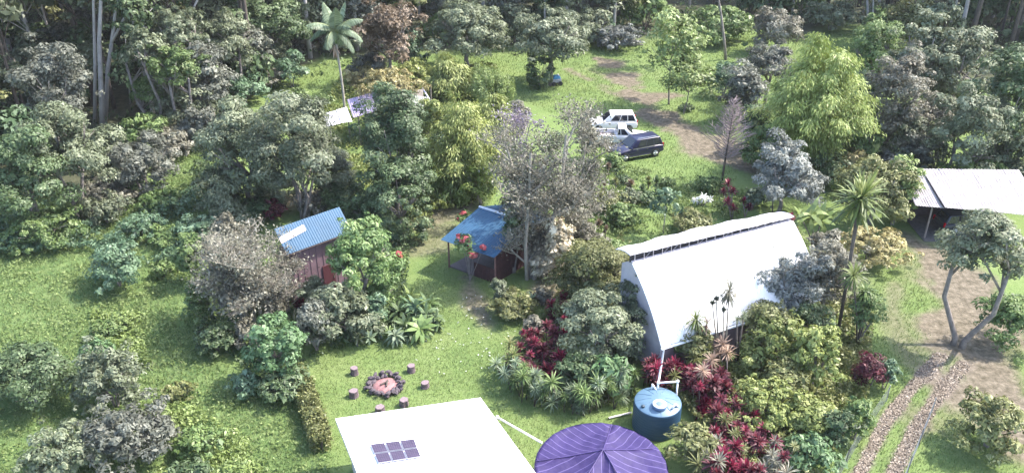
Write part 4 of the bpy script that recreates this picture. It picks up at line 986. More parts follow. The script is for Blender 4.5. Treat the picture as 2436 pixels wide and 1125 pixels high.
B_(150, 1080, 100, 80, 'grey', 'grey green thicket left of the lower corner')
# middle bottom
T(1430, 780, 104, 98, .3, 'grey', 'silvery grey tree left of the white hall gable', lw=.4, cov=1.4, lump=.15, clump=.22)
T(1418, 655, 100, 92, .6, 'olive', 'olive green tree behind the silvery tree, left of the hall', lw=.45)
B_(1445, 610, 58, 42, 'green', 'fresh green shrub at the upper left corner of the hall', zb=.8)
B_(1345, 740, 46, 40, 'olive', 'olive shrub left of the silvery tree')
B_(1455, 895, 46, 52, 'bright', 'bright ferny green shrub left of the water tank', lw=.25, ls=1.4, leaf=.5)
B_(1370, 890, 52, 52, 'dark', 'dark shaded shrub beneath the silvery tree')
B_(1325, 590, 46, 66, 'cream', 'cream leaved shrub at the right foot of the twiggy tree', lw=.55, clump=.24, ls=1.4)
B_(1292, 632, 42, 36, 'cream', 'lower cream leaved shrub beside the blue hut')
B_(1215, 725, 56, 34, 'olive', 'mixed olive plants in the bed below the blue hut')
B_(1190, 700, 26, 36, 'grey', 'grey leafed shrub at the left of the bed below the blue hut')
B_(1385, 545, 40, 36, 'brown', 'dry brown scrub right of the twiggy tree')
B_(1085, 452, 58, 34, 'lime', 'low ferny yellow plants under the bamboo thicket', lw=.2, weep=.6, leaf=.6)
# right side
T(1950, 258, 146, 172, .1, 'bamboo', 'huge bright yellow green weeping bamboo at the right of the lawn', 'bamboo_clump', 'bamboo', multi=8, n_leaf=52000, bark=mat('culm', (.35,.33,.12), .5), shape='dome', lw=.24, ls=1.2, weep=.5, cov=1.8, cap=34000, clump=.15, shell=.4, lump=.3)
T(1866, 425, 90, 92, .2, 'lilac', 'silver lilac leaved tree behind the right end of the hall', lw=.42, cov=1.4)
B_(1768, 225, 56, 66, 'purple', 'dark dusky tree at the left of the weeping bamboo', zb=.3)
B_(1722, 192, 40, 40, 'teal', 'blue green ferny shrub at the right edge of the lawn', lw=.25)
T(1832, 158, 62, 58, 2, 'purple', 'grey purplish tree behind the dusky tree')
B_(1800, 300, 40, 60, 'dark', 'dark shrub in the shade of the weeping bamboo')
T(2085, 450, 92, 82, .4, 'olive', 'olive tree behind the spiky fan palm', lw=.5)
B_(2140, 455, 44, 74, 'lime', 'bright yellow green tree left of the carport', zb=.3)
B_(2075, 588, 84, 56, 'gold', 'golden brown leaved shrubbery left of the bare yard', lw=.45)
B_(2030, 400, 58, 44, 'gold', 'golden crowned shrub between the bamboo and the olive tree')
T(2135, 250, 78, 130, 1.0, 'brown', 'grey brown tree at the right edge behind the bamboo', lump=.35, sparse=.2)
T(2190, 150, 70, 120, 2.0, 'grey', 'tall grey green tree at the upper right edge', lump=.35)
T(2080, 130, 60, 80, 1, 'green', 'mid green tree right of the bamboo crest', sparse=.2)
B_(2195, 370, 50, 60, 'purple', 'dusky shrub behind the carport')
B_(2060, 240, 50, 60, 'dark', 'dark shrub behind the right shoulder of the bamboo', zb=1)
T(1885, 672, 86, 84, 1.2, 'lilac', 'silver grey tree reaching over the right part of the hall roof', lw=.4, cov=1.3)
T(1968, 655, 82, 92, .6, 'brown', 'brown grey tree at the right of the hall', sparse=.15)
B_(1930, 760, 60, 48, 'dark', 'dark green shrub in the middle of the right hand thicket', zb=1)
B_(1822, 770, 66, 60, 'olive', 'olive shrub at the lower edge of the hall roof', zb=1.2)
T(1850, 800, 74, 64, .9, 'yellow', 'yellow green croton bush below the right end of the hall roof', 'croton_bush', 'shrub', lw=.5, cov=1.4, clump=.22)
T(1945, 850, 66, 72, .5, 'yellow', 'tall yellow green croton right of the others', 'croton_bush', 'shrub', lw=.5, clump=.22)
B_(1780, 860, 48, 46, 'yellow', 'yellow green croton left of the others beside the dry palm leaves', 'croton_bush', lw=.5)
T(1822, 965, 92, 70, .2, 'yellow', 'wide yellow green croton in the middle of the lower thicket', 'croton_bush', 'shrub', lw=.5, clump=.22, cov=1.4)
B_(1925, 985, 74, 62, 'yellow', 'yellow green croton near the wire fence', 'croton_bush', lw=.5)
B_(1868, 900, 60, 50, 'olive', 'olive green shrub between the yellow crotons', zb=.5)
B_(2040, 1000, 38, 50, 'green', 'bright small leaved shrub beside the left wire fence')
B_(1990, 1020, 40, 46, 'dark', 'dark shrub in the shade left of the wire fence')
B_(1920, 1085, 68, 50, 'bright', 'bright green bush at the bottom right of the thicket', lw=.5)
B_(1650, 1055, 58, 54, 'olive', 'olive bush just right of and below the water tank')
B_(1745, 1120, 60, 32, 'yellow', 'yellow flowering bush at the bottom edge')
B_(1655, 820, 42, 48, 'olive', 'olive shrub under the lower edge of the hall roof', zb=.7)
B_(1602, 840, 24, 42, 'dracaena', 'narrow green shrub beside the downpipe', shape='column')
B_(2112, 890, 26, 38, 'teal', 'mint green shrub beside the dark red shrub near the tracks')
B_(2070, 885, 40, 46, 'maroon', 'dark red shrub left of the mint green shrub near the tracks', lw=.3)
B_(2058, 740, 48, 60, 'green', 'leafy green shrub at the right border of the thicket', zb=.6, sparse=.3)
B_(1965, 578, 36, 34, 'brown', 'dry brown shrub off the right end of the hall', zb=.4)
B_(1905, 610, 26, 40, 'lime', 'light green sapling at the right end of the hall')
# upper lawn
T(1603, 112, 74, 78, 2.8, 'lime', 'open crowned tree with large pale green leaves on the lawn', lw=.45, ls=1.35, sparse=.35, lump=.35, clump=.24, tr=.1)
T(1635, 186, 62, 56, 1.5, 'lime', 'young pale leaved tree on the lawn right of the drive', lw=.42, ls=1.2, sparse=.4, lump=.35, clump=.24, tr=.07)
B_(1632, 256, 18, 9, 'dark', 'ring of low plants round the foot of the young pale tree')
T(1312, 92, 94, 70, 2.2, 'grey', 'grey round crowned tree standing on the lawn near the wood', lw=.4, lump=.25)
B_(1286, 165, 34, 46, 'dark', 'dark vine covered stump below the grey round tree on the lawn', shape='column')
T(1112, 82, 104, 80, .6, 'grey', 'big grey green tree at the top of the lawn left of centre', lw=.4)
T(918, 92, 74, 82, 1.5, 'rust', 'reddish brown leaved tree right of the feather palm', sparse=.1)
B_(978, 132, 34, 46, 'teal', 'mint green sapling beside the reddish brown tree')
B_(880, 165, 55, 36, 'purple', 'dusky scrub at the foot of the reddish brown tree')
B_(690, 168, 42, 40, 'teal', 'blue green bush at the edge of the left wood')
B_(575, 215, 56, 40, 'teal', 'blue green bush lower down the left wood edge')
B_(560, 300, 55, 46, 'purple', 'dusky bush below the blue green bushes on the left')
B_(768, 240, 24, 18, 'green', 'small green shrub on the grass left of the feather palm')
B_(712, 225, 20, 14, 'green', 'tiny green shrub on the grass between wood and palm')
B_(640, 190, 40, 28, 'brown', 'dry brown scrub between the blue green bushes')
B_(1470, 92, 60, 22, 'lilac', 'pale leaved bushes over the log pile')
B_(1400, 60, 70, 45, 'grey', 'grey bush at the wood edge above the far lawn')
B_(1230, 60, 46, 50, 'grey', 'grey bush between the two big grey trees')
B_(1720, 60, 90, 40, 'green', 'leafy understorey at the wood edge right of the tall slim trunk', lw=.5)
B_(1850, 75, 66, 56, 'brown', 'brown grey tree at the wood edge above the weeping bamboo')
B_(2120, 70, 62, 50, 'green', 'green bushes at the far right clearing')
B_(1980, 40, 60, 34, 'grey', 'grey understorey behind the bamboo crest')
# left wood, visible crowns
for k, (px, py, hw, hh, zb, sp, lb) in enumerate([
 (330, 400, 92, 74, 0, 'purple', 'dusky purple grey tree at the lower end of the left wood'), (250, 372, 62, 76, .5, 'grey', 'grey tree behind the dusky one at the left edge'),
 (440, 240, 72, 78, .5, 'grey', 'grey green tree in the left wood beside the leaning pale trunk'), (495, 205, 60, 95, .5, 'purple', 'tall dusky tree right of the leaning pale trunk'),
 (415, 165, 70, 52, 5, 'green', 'light green crown high in the left wood'), (350, 215, 44, 40, 3, 'green', 'feathery light green crown near the big pale trunks'),
 (345, 130, 50, 55, 6, 'grey', 'grey green crown between the pale trunks'),
 (430, 72, 66, 52, 7, 'grey', 'grey crown near the top left of the wood'), (535, 95, 62, 64, 4, 'grey', 'grey crown at the top of the left wood'),
 (560, 150, 55, 48, 1, 'dark', 'dark crown at the right of the left wood'), (650, 60, 80, 60, 3, 'dark', 'dark crown left of the feather palm'), (640, 120, 50, 38, 1, 'grey', 'grey crown below the dark crown near the palm'),
 (350, 320, 60, 50, 0, 'green', 'green undergrowth below the pale trunks'), (400, 345, 62, 40, 0, 'brown', 'brown undergrowth below the leaning pale trunk'),
 (480, 300, 60, 52, 0, 'purple', 'purple grey undergrowth at the foot of the left wood'), (250, 465, 70, 34, 0, 'brown', 'tall dry weeds at the left edge of the meadow'), (380, 480, 55, 24, 0, 'green', 'low green scrub at the head of the meadow'),
 (540, 560, 44, 52, 0, 'brown', 'dry brown bush behind the brown twiggy tree'), (455, 620, 40, 60, 0, 'green', 'tall green weeds at the right border of the meadow'), (500, 420, 46, 36, 0, 'dark', 'dark shaded bush above the meadow'),
 (150, 360, 90, 120, 2, 'grey', 'grey tree beyond the left end of the wood'), (50, 420, 110, 130, 1, 'dark', 'dark tree far left of the wood'), (100, 540, 90, 60, 0, 'green', 'green bush far left of the meadow'), (130, 200, 90, 110, 4, 'purple', 'dusky tree far left in the wood')]):
    T(px, py, hw, hh, zb, sp, lb, multi=2, lump=.32)
# beyond the carport
for k, (px, py, hw, hh, zb, sp, lb) in enumerate([(2300, 330, 90, 110, 1, 'grey', 'grey tree behind the carport'), (2400, 250, 90, 140, 2, 'dark', 'dark tall tree behind the right end of the carport'), (2290, 160, 80, 100, 3, 'grey', 'grey tree at the far right of the wood'),
 (2400, 760, 70, 70, 0, 'green', 'green shrub in front of the carport yard'), (2350, 590, 100, 95, 4.6, 'grey', 'tall grey tree overhanging the bare yard right of the carport'),
 (2150, 335, 56, 80, 0, 'grey', 'grey tree between the bamboo and the carport'), (2210, 300, 60, 80, 0, 'brown', 'brown grey tree above the carport roof'), (2130, 400, 50, 40, 0, 'lilac', 'silvery shrub left of the carport'),
 (2330, 420, 90, 60, 0, 'green', 'green hedge like shrub behind the carport roof'), (2420, 380, 80, 80, 0, 'grey', 'grey shrub behind the right end of the carport roof'), (2180, 60, 80, 60, 1, 'olive', 'olive tree at the upper right of the wood'), (2260, 250, 70, 60, 0, 'dark', 'dark shrub between grey trees at the far right'), (2360, 1010, 90, 80, 0, 'olive', 'olive shrub right of the gravel tracks')]):
    T(px, py, hw, hh, zb, sp, lb, multi=2, lump=.3)

for x, y, hw, hh, sp, lb in ((1497, 650, 34, 62, 'olive', 'narrow olive tree covering the upper left corner of the hall gable'), (1505, 745, 40, 86, 'grey', 'grey shrub against the left gable of the hall'), (1478, 665, 40, 50, 'olive', 'olive shrub against the upper left gable of the hall'), (790, 420, 60, 70, 'grey', 'grey green shrub between the two big trees behind the blue shed'), (655, 450, 70, 46, 'grey', 'grey green skirt of foliage under the broad tree'), (600, 498, 62, 38, 'dark', 'dark undergrowth below the grey tree left of the blue shed'), (560, 540, 46, 34, 'grey', 'grey undergrowth behind the brown twiggy tree'), (820, 470, 62, 46, 'dark', 'dark undergrowth above the right end of the blue shed roof'), (745, 482, 50, 20, 'brown', 'low brown scrub behind the blue shed'),
  (880, 500, 60, 50, 'dark', 'dark skirt of foliage under the tall dark tree'), (1000, 400, 40, 60, 'green', 'green sapling between the dark tree and the bamboo'), (1030, 300, 44, 60, 'yellow', 'yellow shrub left of the bamboo thicket'), (1145, 440, 46, 50, 'bamboo', 'straw coloured bamboo foot beside the twiggy tree'), (1225, 300, 40, 50, 'brown', 'brown scrub at the top of the twiggy trees'),
  (470, 545, 60, 40, 'teal', 'blue green shrub at the meadow edge by the dry bush'), (400, 560, 46, 26, 'green', 'green weeds shrub in the upper meadow'), (330, 540, 56, 30, 'teal', 'pale blue green shrub above the large left bush'), (1290, 700, 30, 20, 'brown', 'brown dry fern by the cream shrub'), (1350, 500, 46, 60, 'brown', 'brown grey scrub at the right of the twiggy trees'),
  (512, 805, 56, 44, 'dark', 'dark shrub standing in for the shadow below the brown twiggy tree'), (600, 800, 46, 40, 'brown', 'brown shrub joining the twiggy tree and the bright green tree'), (470, 720, 34, 50, 'green', 'green weedy shrub on the meadow side of the twiggy tree'), (750, 700, 34, 46, 'grey', 'grey shrub leaning on the mauve shed wall'),  # first shrub is added dark in place of the shadow there
  (905, 700, 46, 40, 'citrus', 'fresh green shrub at the right foot of the citrus tree'), (250, 500, 56, 40, 'grey', 'grey green scrub at the upper left of the meadow'), (390, 640, 30, 22, 'green', 'single green bush in the middle of the meadow'), (300, 760, 34, 20, 'lime', 'yellow green bush between the blue green bush and the thicket'), (250, 790, 40, 26, 'green', 'mid green bush above the grey green thicket'), (430, 930, 34, 26, 'olive', 'olive bush in the lower meadow'),
  (1365, 610, 36, 44, 'olive', 'olive shrub between the cream shrub and the olive tree'), (1480, 800, 40, 50, 'grey', 'grey shrub under the right side of the silvery tree'), (1270, 780, 26, 30, 'brown', 'brown shrub at the back of the round bed'), (1835, 350, 70, 60, 'green', 'green foliage at the foot of the weeping bamboo on the left'), (1960, 395, 90, 46, 'dark', 'dark foliage at the foot of the weeping bamboo'), (2040, 340, 50, 70, 'green', 'green foliage at the right foot of the weeping bamboo')):
    B_(x, y, hw, hh, sp, lb)
# bare and twiggy trees -------------------------------------------------
def twigs(h, R_, seed, r0, levels=4, kids=4, spread=.75, up=.5, base=.15, hw_=None, n_main=1, minr=.008):
    r_ = random.Random(seed); mb = MB(); tips = []
    def grow(p, d, L, r, lv):
        q = p; dd = d.copy(); pts = [p]; k = 3 if lv < levels else 2
        for i in range(k):
            dd = nrm(dd+np.array([r_.uniform(-.22, .22), r_.uniform(-.22, .22), r_.uniform(-.05, .15)*up*2])); q = q+dd*L/k; pts.append(q)
        mb.tube(pts, [max(minr, r*(1-.45*i/k)) for i in range(k+1)], 6 if lv == 0 else (4 if lv < 2 else 3), cap=False)
        if lv >= levels-1: tips.extend(pts[1:])
        if lv < levels:
            for j in range(kids+(2 if lv == 0 else 0)):
                t = r_.uniform(.3, 1.0) if lv else r_.uniform(base, 1.); i = min(k-1, int(t*k)); s = pts[i]+(pts[i+1]-pts[i])*(t*k-i)
                a = r_.uniform(0, 2*pi); o_ = np.array([cos(a), sin(a), 0]); nd = nrm(dd*(1-spread)+o_*spread*.9+np.array([0, 0, up*.55]))
                grow(s, nd, L*r_.uniform(.42, .72)*(1 if lv else R_/h*1.5), r*.5, lv+1)
    for m_ in range(n_main):
        a = r_.uniform(0, 6.28); sp_ = 0 if n_main == 1 else .22
        grow(np.array([cos(a)*r0*n_main*.5, sin(a)*r0*n_main*.5, -.1]), nrm(np.array([cos(a)*sp_, sin(a)*sp_, 1.])), h*r_.uniform(.7, .8), r0, 0)
    return mb, tips
def twig_leaves(tips, n, leaf, seed, sp, lw=.5, spread=.25):
    r_ = np.random.default_rng(seed); t = np.array(tips); p = t[r_.integers(0, len(t), n)]+r_.normal(size=(n, 3))*spread
    nn = nrm(r_.normal(size=(n, 3))*.8+[0, 0, .7]); ax = r_.normal(size=(n, 3)); L = leaf*r_.uniform(.5, 1.3, n)
    me = quadmesh('leaves', kites(p, ax, nn, L, L*lw), .5+r_.normal(size=n)*.25); me.materials.append(LM[sp]); return me
def twiggy(bx, by, ty, R_, label, sp, nl, leaf, seed, r0=.12, bark=TWIG, name='twiggy_tree', **k):
    g = G(bx, by, 0); h = 1.
    for _ in range(60):
        if P(g+[0, 0, h])[1] < ty: break
        h += .25
    o = empty(name, g, label, 'tree'); mb, tips = twigs(h, R_, seed, r0, **k); mb.build('branches', bark, o, True)
    if nl: mobj('leaves', twig_leaves(tips, nl, leaf, seed, sp), None, o)
    return o
twiggy(1262, 665, 235, 3.4, 'tall grey twiggy tree with sparse small leaves beside the blue hut', 'brown', 11000, .2, 3, .16, n_main=3, kids=5, base=.12)
twiggy(1340, 610, 270, 2.9, 'right hand stem of the sparse grey trees above the cream shrub', 'brown', 8000, .2, 13, .12, n_main=2, kids=5, base=.1)
twiggy(1228, 560, 262, 2.2, 'slender grey tree rising at the left of the tall twiggy tree', 'grey', 4500, .2, 23, .1, n_main=2, kids=4, base=.1)
twiggy(1240, 520, 215, 1.6, 'thin bare tree topped with pale lilac blossom above the twiggy trees', 'lilacfl', 1500, .2, 33, .07, n_main=4, kids=4, base=.35)
twiggy(598, 770, 555, 3.3, 'spreading brown twiggy tree left of the mauve shed wall', 'brown', 9000, .19, 5, .15, n_main=3, kids=5, base=.1, spread=.8)
twiggy(688, 748, 590, 2.2, 'smaller brown twiggy tree reaching over the blue shed eave', 'brown', 2600, .2, 8, .1, n_main=2, kids=5, base=.1, spread=.8)
B_(575, 700, 92, 84, 'brown', 'brown leaved thicket within the twiggy tree left of the shed', sparse=.35, leaf=.22)
B_(1245, 470, 62, 90, 'brown', 'loose brown grey leaves low in the tall twiggy tree', sparse=.55, leaf=.24, zb=1.2)
B_(1225, 540, 34, 36, 'dark', 'small dark tree overhanging the ridge of the blue hut', zb=2.6)
def bare_cone():
    g = G(1716, 440, 0); o = empty('bare_tree', g, 'leafless conical tree with lilac grey twigs beside the drive', 'tree'); r_ = random.Random(2); mb = MB()
    h = 1.
    while P(g+[0, 0, h])[1] > 238: h += .2
    mb.tube([(0, 0, -.1), (.05, 0, h*.3), (.12, .0, h*.6), (.2, 0, h*.98)], [.11, .085, .05, .012], 7)
    mb.build('trunk', BARKD, o, True); tw = MB()
    for k in range(150):
        t = .30+.68*k/150; z = h*t; a = k*2.4+r_.uniform(-.3, .3); L_ = (1-t)*3.5*r_.uniform(.7, 1.1)+.4
        if t < .38: L_ *= .55
        p = np.array([.03+.18*t, 0, z]); d = np.array([cos(a), sin(a), .42+.5*t]); q = p+nrm(d)*L_*.55; e_ = q+nrm(d+[0, 0, .1])*L_*.45
        tw.tube([p, q, e_], [.03, .02, .01], 3, cap=False)
        for j in range(6):
            s = p+(e_-p)*r_.uniform(.3, .95); a2 = a+r_.choice((-1, 1))*r_.uniform(.4, .8); dd = nrm(np.array([cos(a2), sin(a2), .45])); tw.tube([s, s+dd*L_*r_.uniform(.18, .34)], [.016, .008], 3, cap=False)
    tw.build('branches', TWIGL, o)
bare_cone()

# tall pale trunks -------------------------------------------------------
def tall(pts_px, r0, label, bark=BARKW, crown_sp='grey', name='tall_tree', forks=(), crown_r=3.2, group=None):
    "pts_px: base on the ground first, then points up the stem as the photograph shows them, in the upright plane of the base"
    g = G(*pts_px[0]); Y = g[1]; pts = [g]+[GY(x, y, Y) for x, y in pts_px[1:]]
    ext = pts[-1]+nrm(pts[-1]-pts[-2])*4.5; o = empty(name, g, label, 'tree', group)
    L_ = [p-g for p in pts]+[ext-g]; n = len(L_)
    L_[0] = L_[0]-np.array([0, 0, .15])
    mb = MB().tube(L_, [r0*(1.25-.75*i/(n-1)) for i in range(n)], 8)
    for (fx, fy), (hx, hy), rr in forks: mb.tube([GY(fx, fy, Y)-g, GY((fx+hx)/2, (fy+hy)/2, Y-.3)-g, GY(hx, hy, Y-.4)-g], [rr, rr*.85, rr*.6], 6)
    mb.build('trunk', bark, o, True)
    if crown_sp:
        me = crown_cached(('tall', crown_sp), rx=crown_r, rz=2.4, seed=77, leaf=.5, cov=.9)
        if not me.materials: me.materials.append(LM[crown_sp])
        mobj('crown', me, None, o, tuple(L_[-1]+[0, 0, .8]))
tall([(243, 300), (240, 200), (236, 100), (240, 0)], .23, 'thick pale trunk nearest the left border of the wood')
tall([(225, 290), (226, 150), (222, 0)], .16, 'pale trunk at the extreme left of the wood')
tall([(250, 290), (256, 170), (270, 70), (278, 0)], .19, 'forked pale trunk right of the thick one', forks=[((262, 110), (318, 0), .14)])
tall([(385, 250), (402, 160), (430, 80), (470, 0)], .13, 'thin pale trunk leaning right through the left wood')
tall([(362, 262), (360, 180), (352, 120)], .10, 'short upright pale stem left of the leaning trunk', crown_sp=None)
tall([(310, 248), (306, 190), (302, 140)], .08, 'slim upright pale stem in the left wood beside the light green crown', crown_sp=None)
tall([(1727, 143), (1722, 90), (1716, 40), (1708, -10)], .15, 'tall slim grey trunk rising alone from the far lawn', bark=BARK)
tall([(1446, 75), (1446, 30), (1445, -10)], .14, 'pale straight trunk at the wood edge above the log pile')
tall([(2065, 62), (2064, 20), (2062, -12)], .16, 'left one of a pair of pale trunks at the far right clearing')
tall([(2076, 64), (2077, 20), (2078, -12)], .12, 'right one of a pair of pale trunks at the far right clearing')
tall([(590, 70), (588, 30), (585, -10)], .16, 'pale trunk in the wood left of the palm')
tall([(608, 80), (602, 30), (560, -10)], .12, 'leaning pale trunk in the wood left of the palm')

# the wood behind ----------------------------------------------------------
FV = {}
for sp in ('grey', 'dark', 'purple', 'olive'):
    for k in range(2):
        me = crown(2.9, 2.6, 400+k*7+len(sp), leaf=.48, lw=.5, cov=.95, lump=.35, clump=.3); me.materials.append(LM[sp]); FV[sp, k] = me
TV = []
for k in range(4):
    r_ = random.Random(60+k); mb = MB(); a = r_.uniform(0, 6); l = r_.uniform(.2, .9)
    mb.tube([(0, 0, -.3), (cos(a)*l*.2, sin(a)*l*.2, 4), (cos(a)*l*.6, sin(a)*l*.6, 8), (cos(a)*l, sin(a)*l, 12)], [.24, .19, .15, .08], 7)
    for j in range(7):
        b = r_.uniform(0, 6.3); z = r_.uniform(4.5, 11); mb.tube([(0, 0, z), (cos(b)*1.1, sin(b)*1.1, z+1.1), (cos(b)*2.1, sin(b)*2.1, z+2)], [.07, .045, .02], 4)
    TV.append(mb.mesh('trunk', True))
UV = {}
for sp in ('grey', 'dark', 'green', 'brown', 'teal'):
    me = crown(1.7, 1.25, 500+len(sp), leaf=.42, lw=.5, cov=1.0, lump=.3, clump=.32); me.materials.append(LM[sp]); UV[sp] = me
us = MB()
for k in range(5): a = 2*pi*k/5; us.tube([(0, 0, -.1), (cos(a)*.4, sin(a)*.4, .7), (cos(a)*.8, sin(a)*.8, 1.5)], [.05, .035, .015], 4)
USTEM = us.mesh('stems'); USTEM.materials.append(BARKD)
LOOK = dict(grey='grey leaved', dark='dark green', purple='dusky purple grey', olive='olive green', green='fresh green', brown='brown grey', teal='blue green')
rf = random.Random(21); pts = []; nf = 0; nu = 0
cells = []
y = 84.
while y < 152:
    x = -96.
    while x < 96:
        cells.append((x+rf.uniform(-1.7, 1.7), y+rf.uniform(-1.7, 1.7))); x += 5.2
    y += 4.9
xl = -75.
while xl < -30:
    for yy in np.arange(52, 84, 4.6): cells.append((xl+rf.uniform(-1.6, 1.6), yy+rf.uniform(-1.6, 1.6)))
    xl += 5.
cells.sort(key=lambda c_: c_[1])
for X0, Y0 in cells:
    fe = float(forest_edge(X0)); px, py = P((X0, Y0, 0))
    if Y0 < fe+2.0 or abs(X0) > .62*Y0+14: continue
    if px > 2100 and Y0 < 95: continue
    if 170 < px < 345 and Y0 < 81: continue
    if Y0 < fe+8 and 1500 < px < 2120 and rf.random() < .35: continue
    if nf >= 288: break
    sp = rf.choice(('grey', 'grey', 'dark', 'purple', 'dark', 'olive')); tm = TV[rf.randrange(4)].copy() if False else TV[rf.randrange(4)]
    pale = rf.random() < .4
    where = 'left' if px < 800 else ('middle' if px < 1500 else 'right'); row = 'front' if Y0 < fe+8 else 'deep'
    o = empty('forest_tree', (X0, Y0, 0), '%s forest tree with %s trunk, %s in the %s wood' % (LOOK[sp], 'pale' if pale else 'dark', 'in front' if row == 'front' else 'deep', where), 'tree', 'forest trees of the wood behind the clearing', rz=rf.uniform(0, 6.28))
    sc = rf.uniform(.85, 1.3); t = mobj('trunk', tm, None, o); t.scale = (sc*rf.uniform(.6, 1.2),)*2+(sc*1.15,)
    if not tm.materials: tm.materials.append(BARK)
    t.material_slots[0].link = 'OBJECT'; t.material_slots[0].material = BARKW if pale else BARKD
    zc = 12.5*sc; c = mobj('crown', FV[sp, rf.randrange(2)], None, o, (0, 0, zc)); c.scale = (sc*1.05, sc*1.05, sc*rf.uniform(.9, 1.4)); c.rotation_euler.z = rf.uniform(0, 6)
    if row == 'front' or px < 900:
        c2 = mobj('lower_crown', FV[sp, rf.randrange(2)], None, o, (rf.uniform(-1, 1), rf.uniform(-1, 1), rf.uniform(4.2, 6.5))); c2.scale = (.8, .8, rf.uniform(.6, 1.0)); c2.rotation_euler.z = rf.uniform(0, 6)
    nf += 1
    if (row == 'front' or rf.random() < .42) and nu < 170 :
        s2 = rf.choice(('grey', 'dark', 'grey', 'green', 'brown', 'dark', 'teal') if row == 'front' else ('grey', 'dark', 'dark'))
        xx, yy = X0+rf.uniform(-2, 2), Y0+rf.uniform(-1.5, 1.5)
        if yy < forest_edge(xx)+.6: continue
        u = empty('understorey_bush', (xx, yy, 0), '%s understorey bush %s of the %s part of the wood' % (LOOK[s2], 'at the front' if row == 'front' else 'in the depth', where), 'bush', 'understorey bushes of the wood', rz=rf.uniform(0, 6.28))
        k = rf.uniform(.8, 1.7); z_ = k*rf.uniform(.9, 1.5); f = mobj('foliage', UV[s2], None, u, (0, 0, 1.15*z_)); f.scale = (k, k, z_); s_ = mobj('stems', USTEM, None, u); s_.scale = (k, k, z_); nu += 1

# palms and spiky plants --------------------------------------------------
def strap(base, az, el, L, W, droop, segs=4):
    "leaf blade made of segs quads; returns list of quads"
    d = np.array([cos(az)*cos(el), sin(az)*cos(el), sin(el)]); s = np.array([-sin(az), cos(az), 0]); p = np.array(base, float); out = []; pr = None
    for i in range(segs+1):
        t = i/segs; w_ = W*(.35+1.3*t if t < .5 else 1.0*(1-((t-.5)/.5)**1.6))*.5+.002
        a, b = p+s*w_, p-s*w_
        if pr is not None: out.append([pr[0], pr[1], b, a])
        pr = (a, b); d = nrm(d+np.array([0, 0, -droop/segs])); p = p+d*L/segs
    return out
def head_mesh(n, L, W, seed, lo=-.2, hi=1.4, droop=.8, segs=4):
    r_ = random.Random(seed); q = []; ti = []
    for k in range(n):
        f = k/n; el = lo+(hi-lo)*f+r_.uniform(-.12, .12); az = k*2.4+r_.uniform(-.2, .2); Q = strap((0, 0, .06*f), az, el, L*r_.uniform(.75, 1.1), W, droop*r_.uniform(.6, 1.3), segs)
        q += Q; ti += [.25+.5*f+r_.uniform(-.15, .2)]*len(Q)
    return quadmesh('leaf_head', np.array(q), np.array(ti))
def frond_mesh(L, droop, seed, lf=.8, nl=32, el=.7):
    r_ = random.Random(seed); p = np.zeros(3); d = np.array([cos(el), 0, sin(el)]); q = []; ti = []; rach = []
    for i in range(nl+1):
        t = i/nl; rach.append(p.copy())
        if t > .12:
            ll = lf*(sin(pi*min(1, .12+t*.9))**.6)*r_.uniform(.85, 1.1)
            for s in (-1, 1):
                dd = nrm(np.array([d[0]*.5, s*1.0, d[2]*.5-.25-.5*t*r_.uniform(.6, 1.2)])); w_ = d*.045*1.6
                a = p; m_ = p+dd*ll*.5; e = p+dd*ll+np.array([0, 0, -.28*ll])
                q += [[a-w_*.5, a+w_*.5, m_+w_, m_-w_], [m_-w_, m_+w_, e+w_*.2, e-w_*.2]]; v = .5+r_.uniform(-.25, .3)-(.1 if s > 0 else 0); ti += [v, v]
        d = nrm(d+np.array([0, 0, -droop/nl])); p = p+d*L/nl
    me = quadmesh('frond', np.array(q), np.array(ti)); return me, rach
def feather_palm(base_px, crown_px, L, label, nfr=15, r0=.105, seed=1):
    g = G(*base_px); c = GY(*crown_px, g[1]); o = empty('palm_tree', g, label, 'palm tree'); h = c-g
    tr = MB(); n = 14
    tr.tube([h*(i/n)+np.array([.15*sin(i/n*3), 0, 0])*(1-i/n) for i in range(n+1)], [r0*(1.25-.35*i/n)*(1.06 if i % 2 else 1) for i in range(n+1)], 9)
    tr.build('trunk', mat('palm_bark', (.34,.31,.27), .85, noise=.25, nscale=2), o, True)
    MB().tube([h, h+[0, 0, .5], h+[0, 0, 1.3]], [r0*1.2, r0*1.3, r0*.5], 9).build('crownshaft', mat('crownshaft_green', (.13,.2,.08), .5), o, True)
    FM = [frond_mesh(L, 1.5, seed+1, el=.95), frond_mesh(L, 2.1, seed+2, el=.6), frond_mesh(L*.95, 1.0, seed+3, el=1.3), frond_mesh(L*.9, 2.2, seed+4, el=.1)]
    rm = mat('rachis', (.24,.27,.12), .6)
    RM = []
    for me, ra in FM: me.materials.append(LM['palm']); x = MB().tube(ra[::3], [.045-.035*i/10 for i in range(len(ra[::3]))], 5).mesh('rachis', True); x.materials.append(rm); RM.append(x)
    for k in range(nfr):
        i = (0, 1, 2, 1, 0, 3)[k % 6]; f = mobj('frond', FM[i][0], None, o, tuple(h+[0, 0, 1.15])); f.rotation_euler.z = k*2.4+.3
        mobj('rachis', RM[i], None, f)
    return o, h
o, h = feather_palm((820, 268), (800, 104), 3.2, 'tall feather palm with drooping silvery fronds behind the old shed')
de = head_mesh(16, 1.4, .12, 4, -1.5, -.6, .3); de.materials.append(LM['peach']); mobj('dead_frond', de, None, o, tuple(h+[-.2, 0, -.2]))

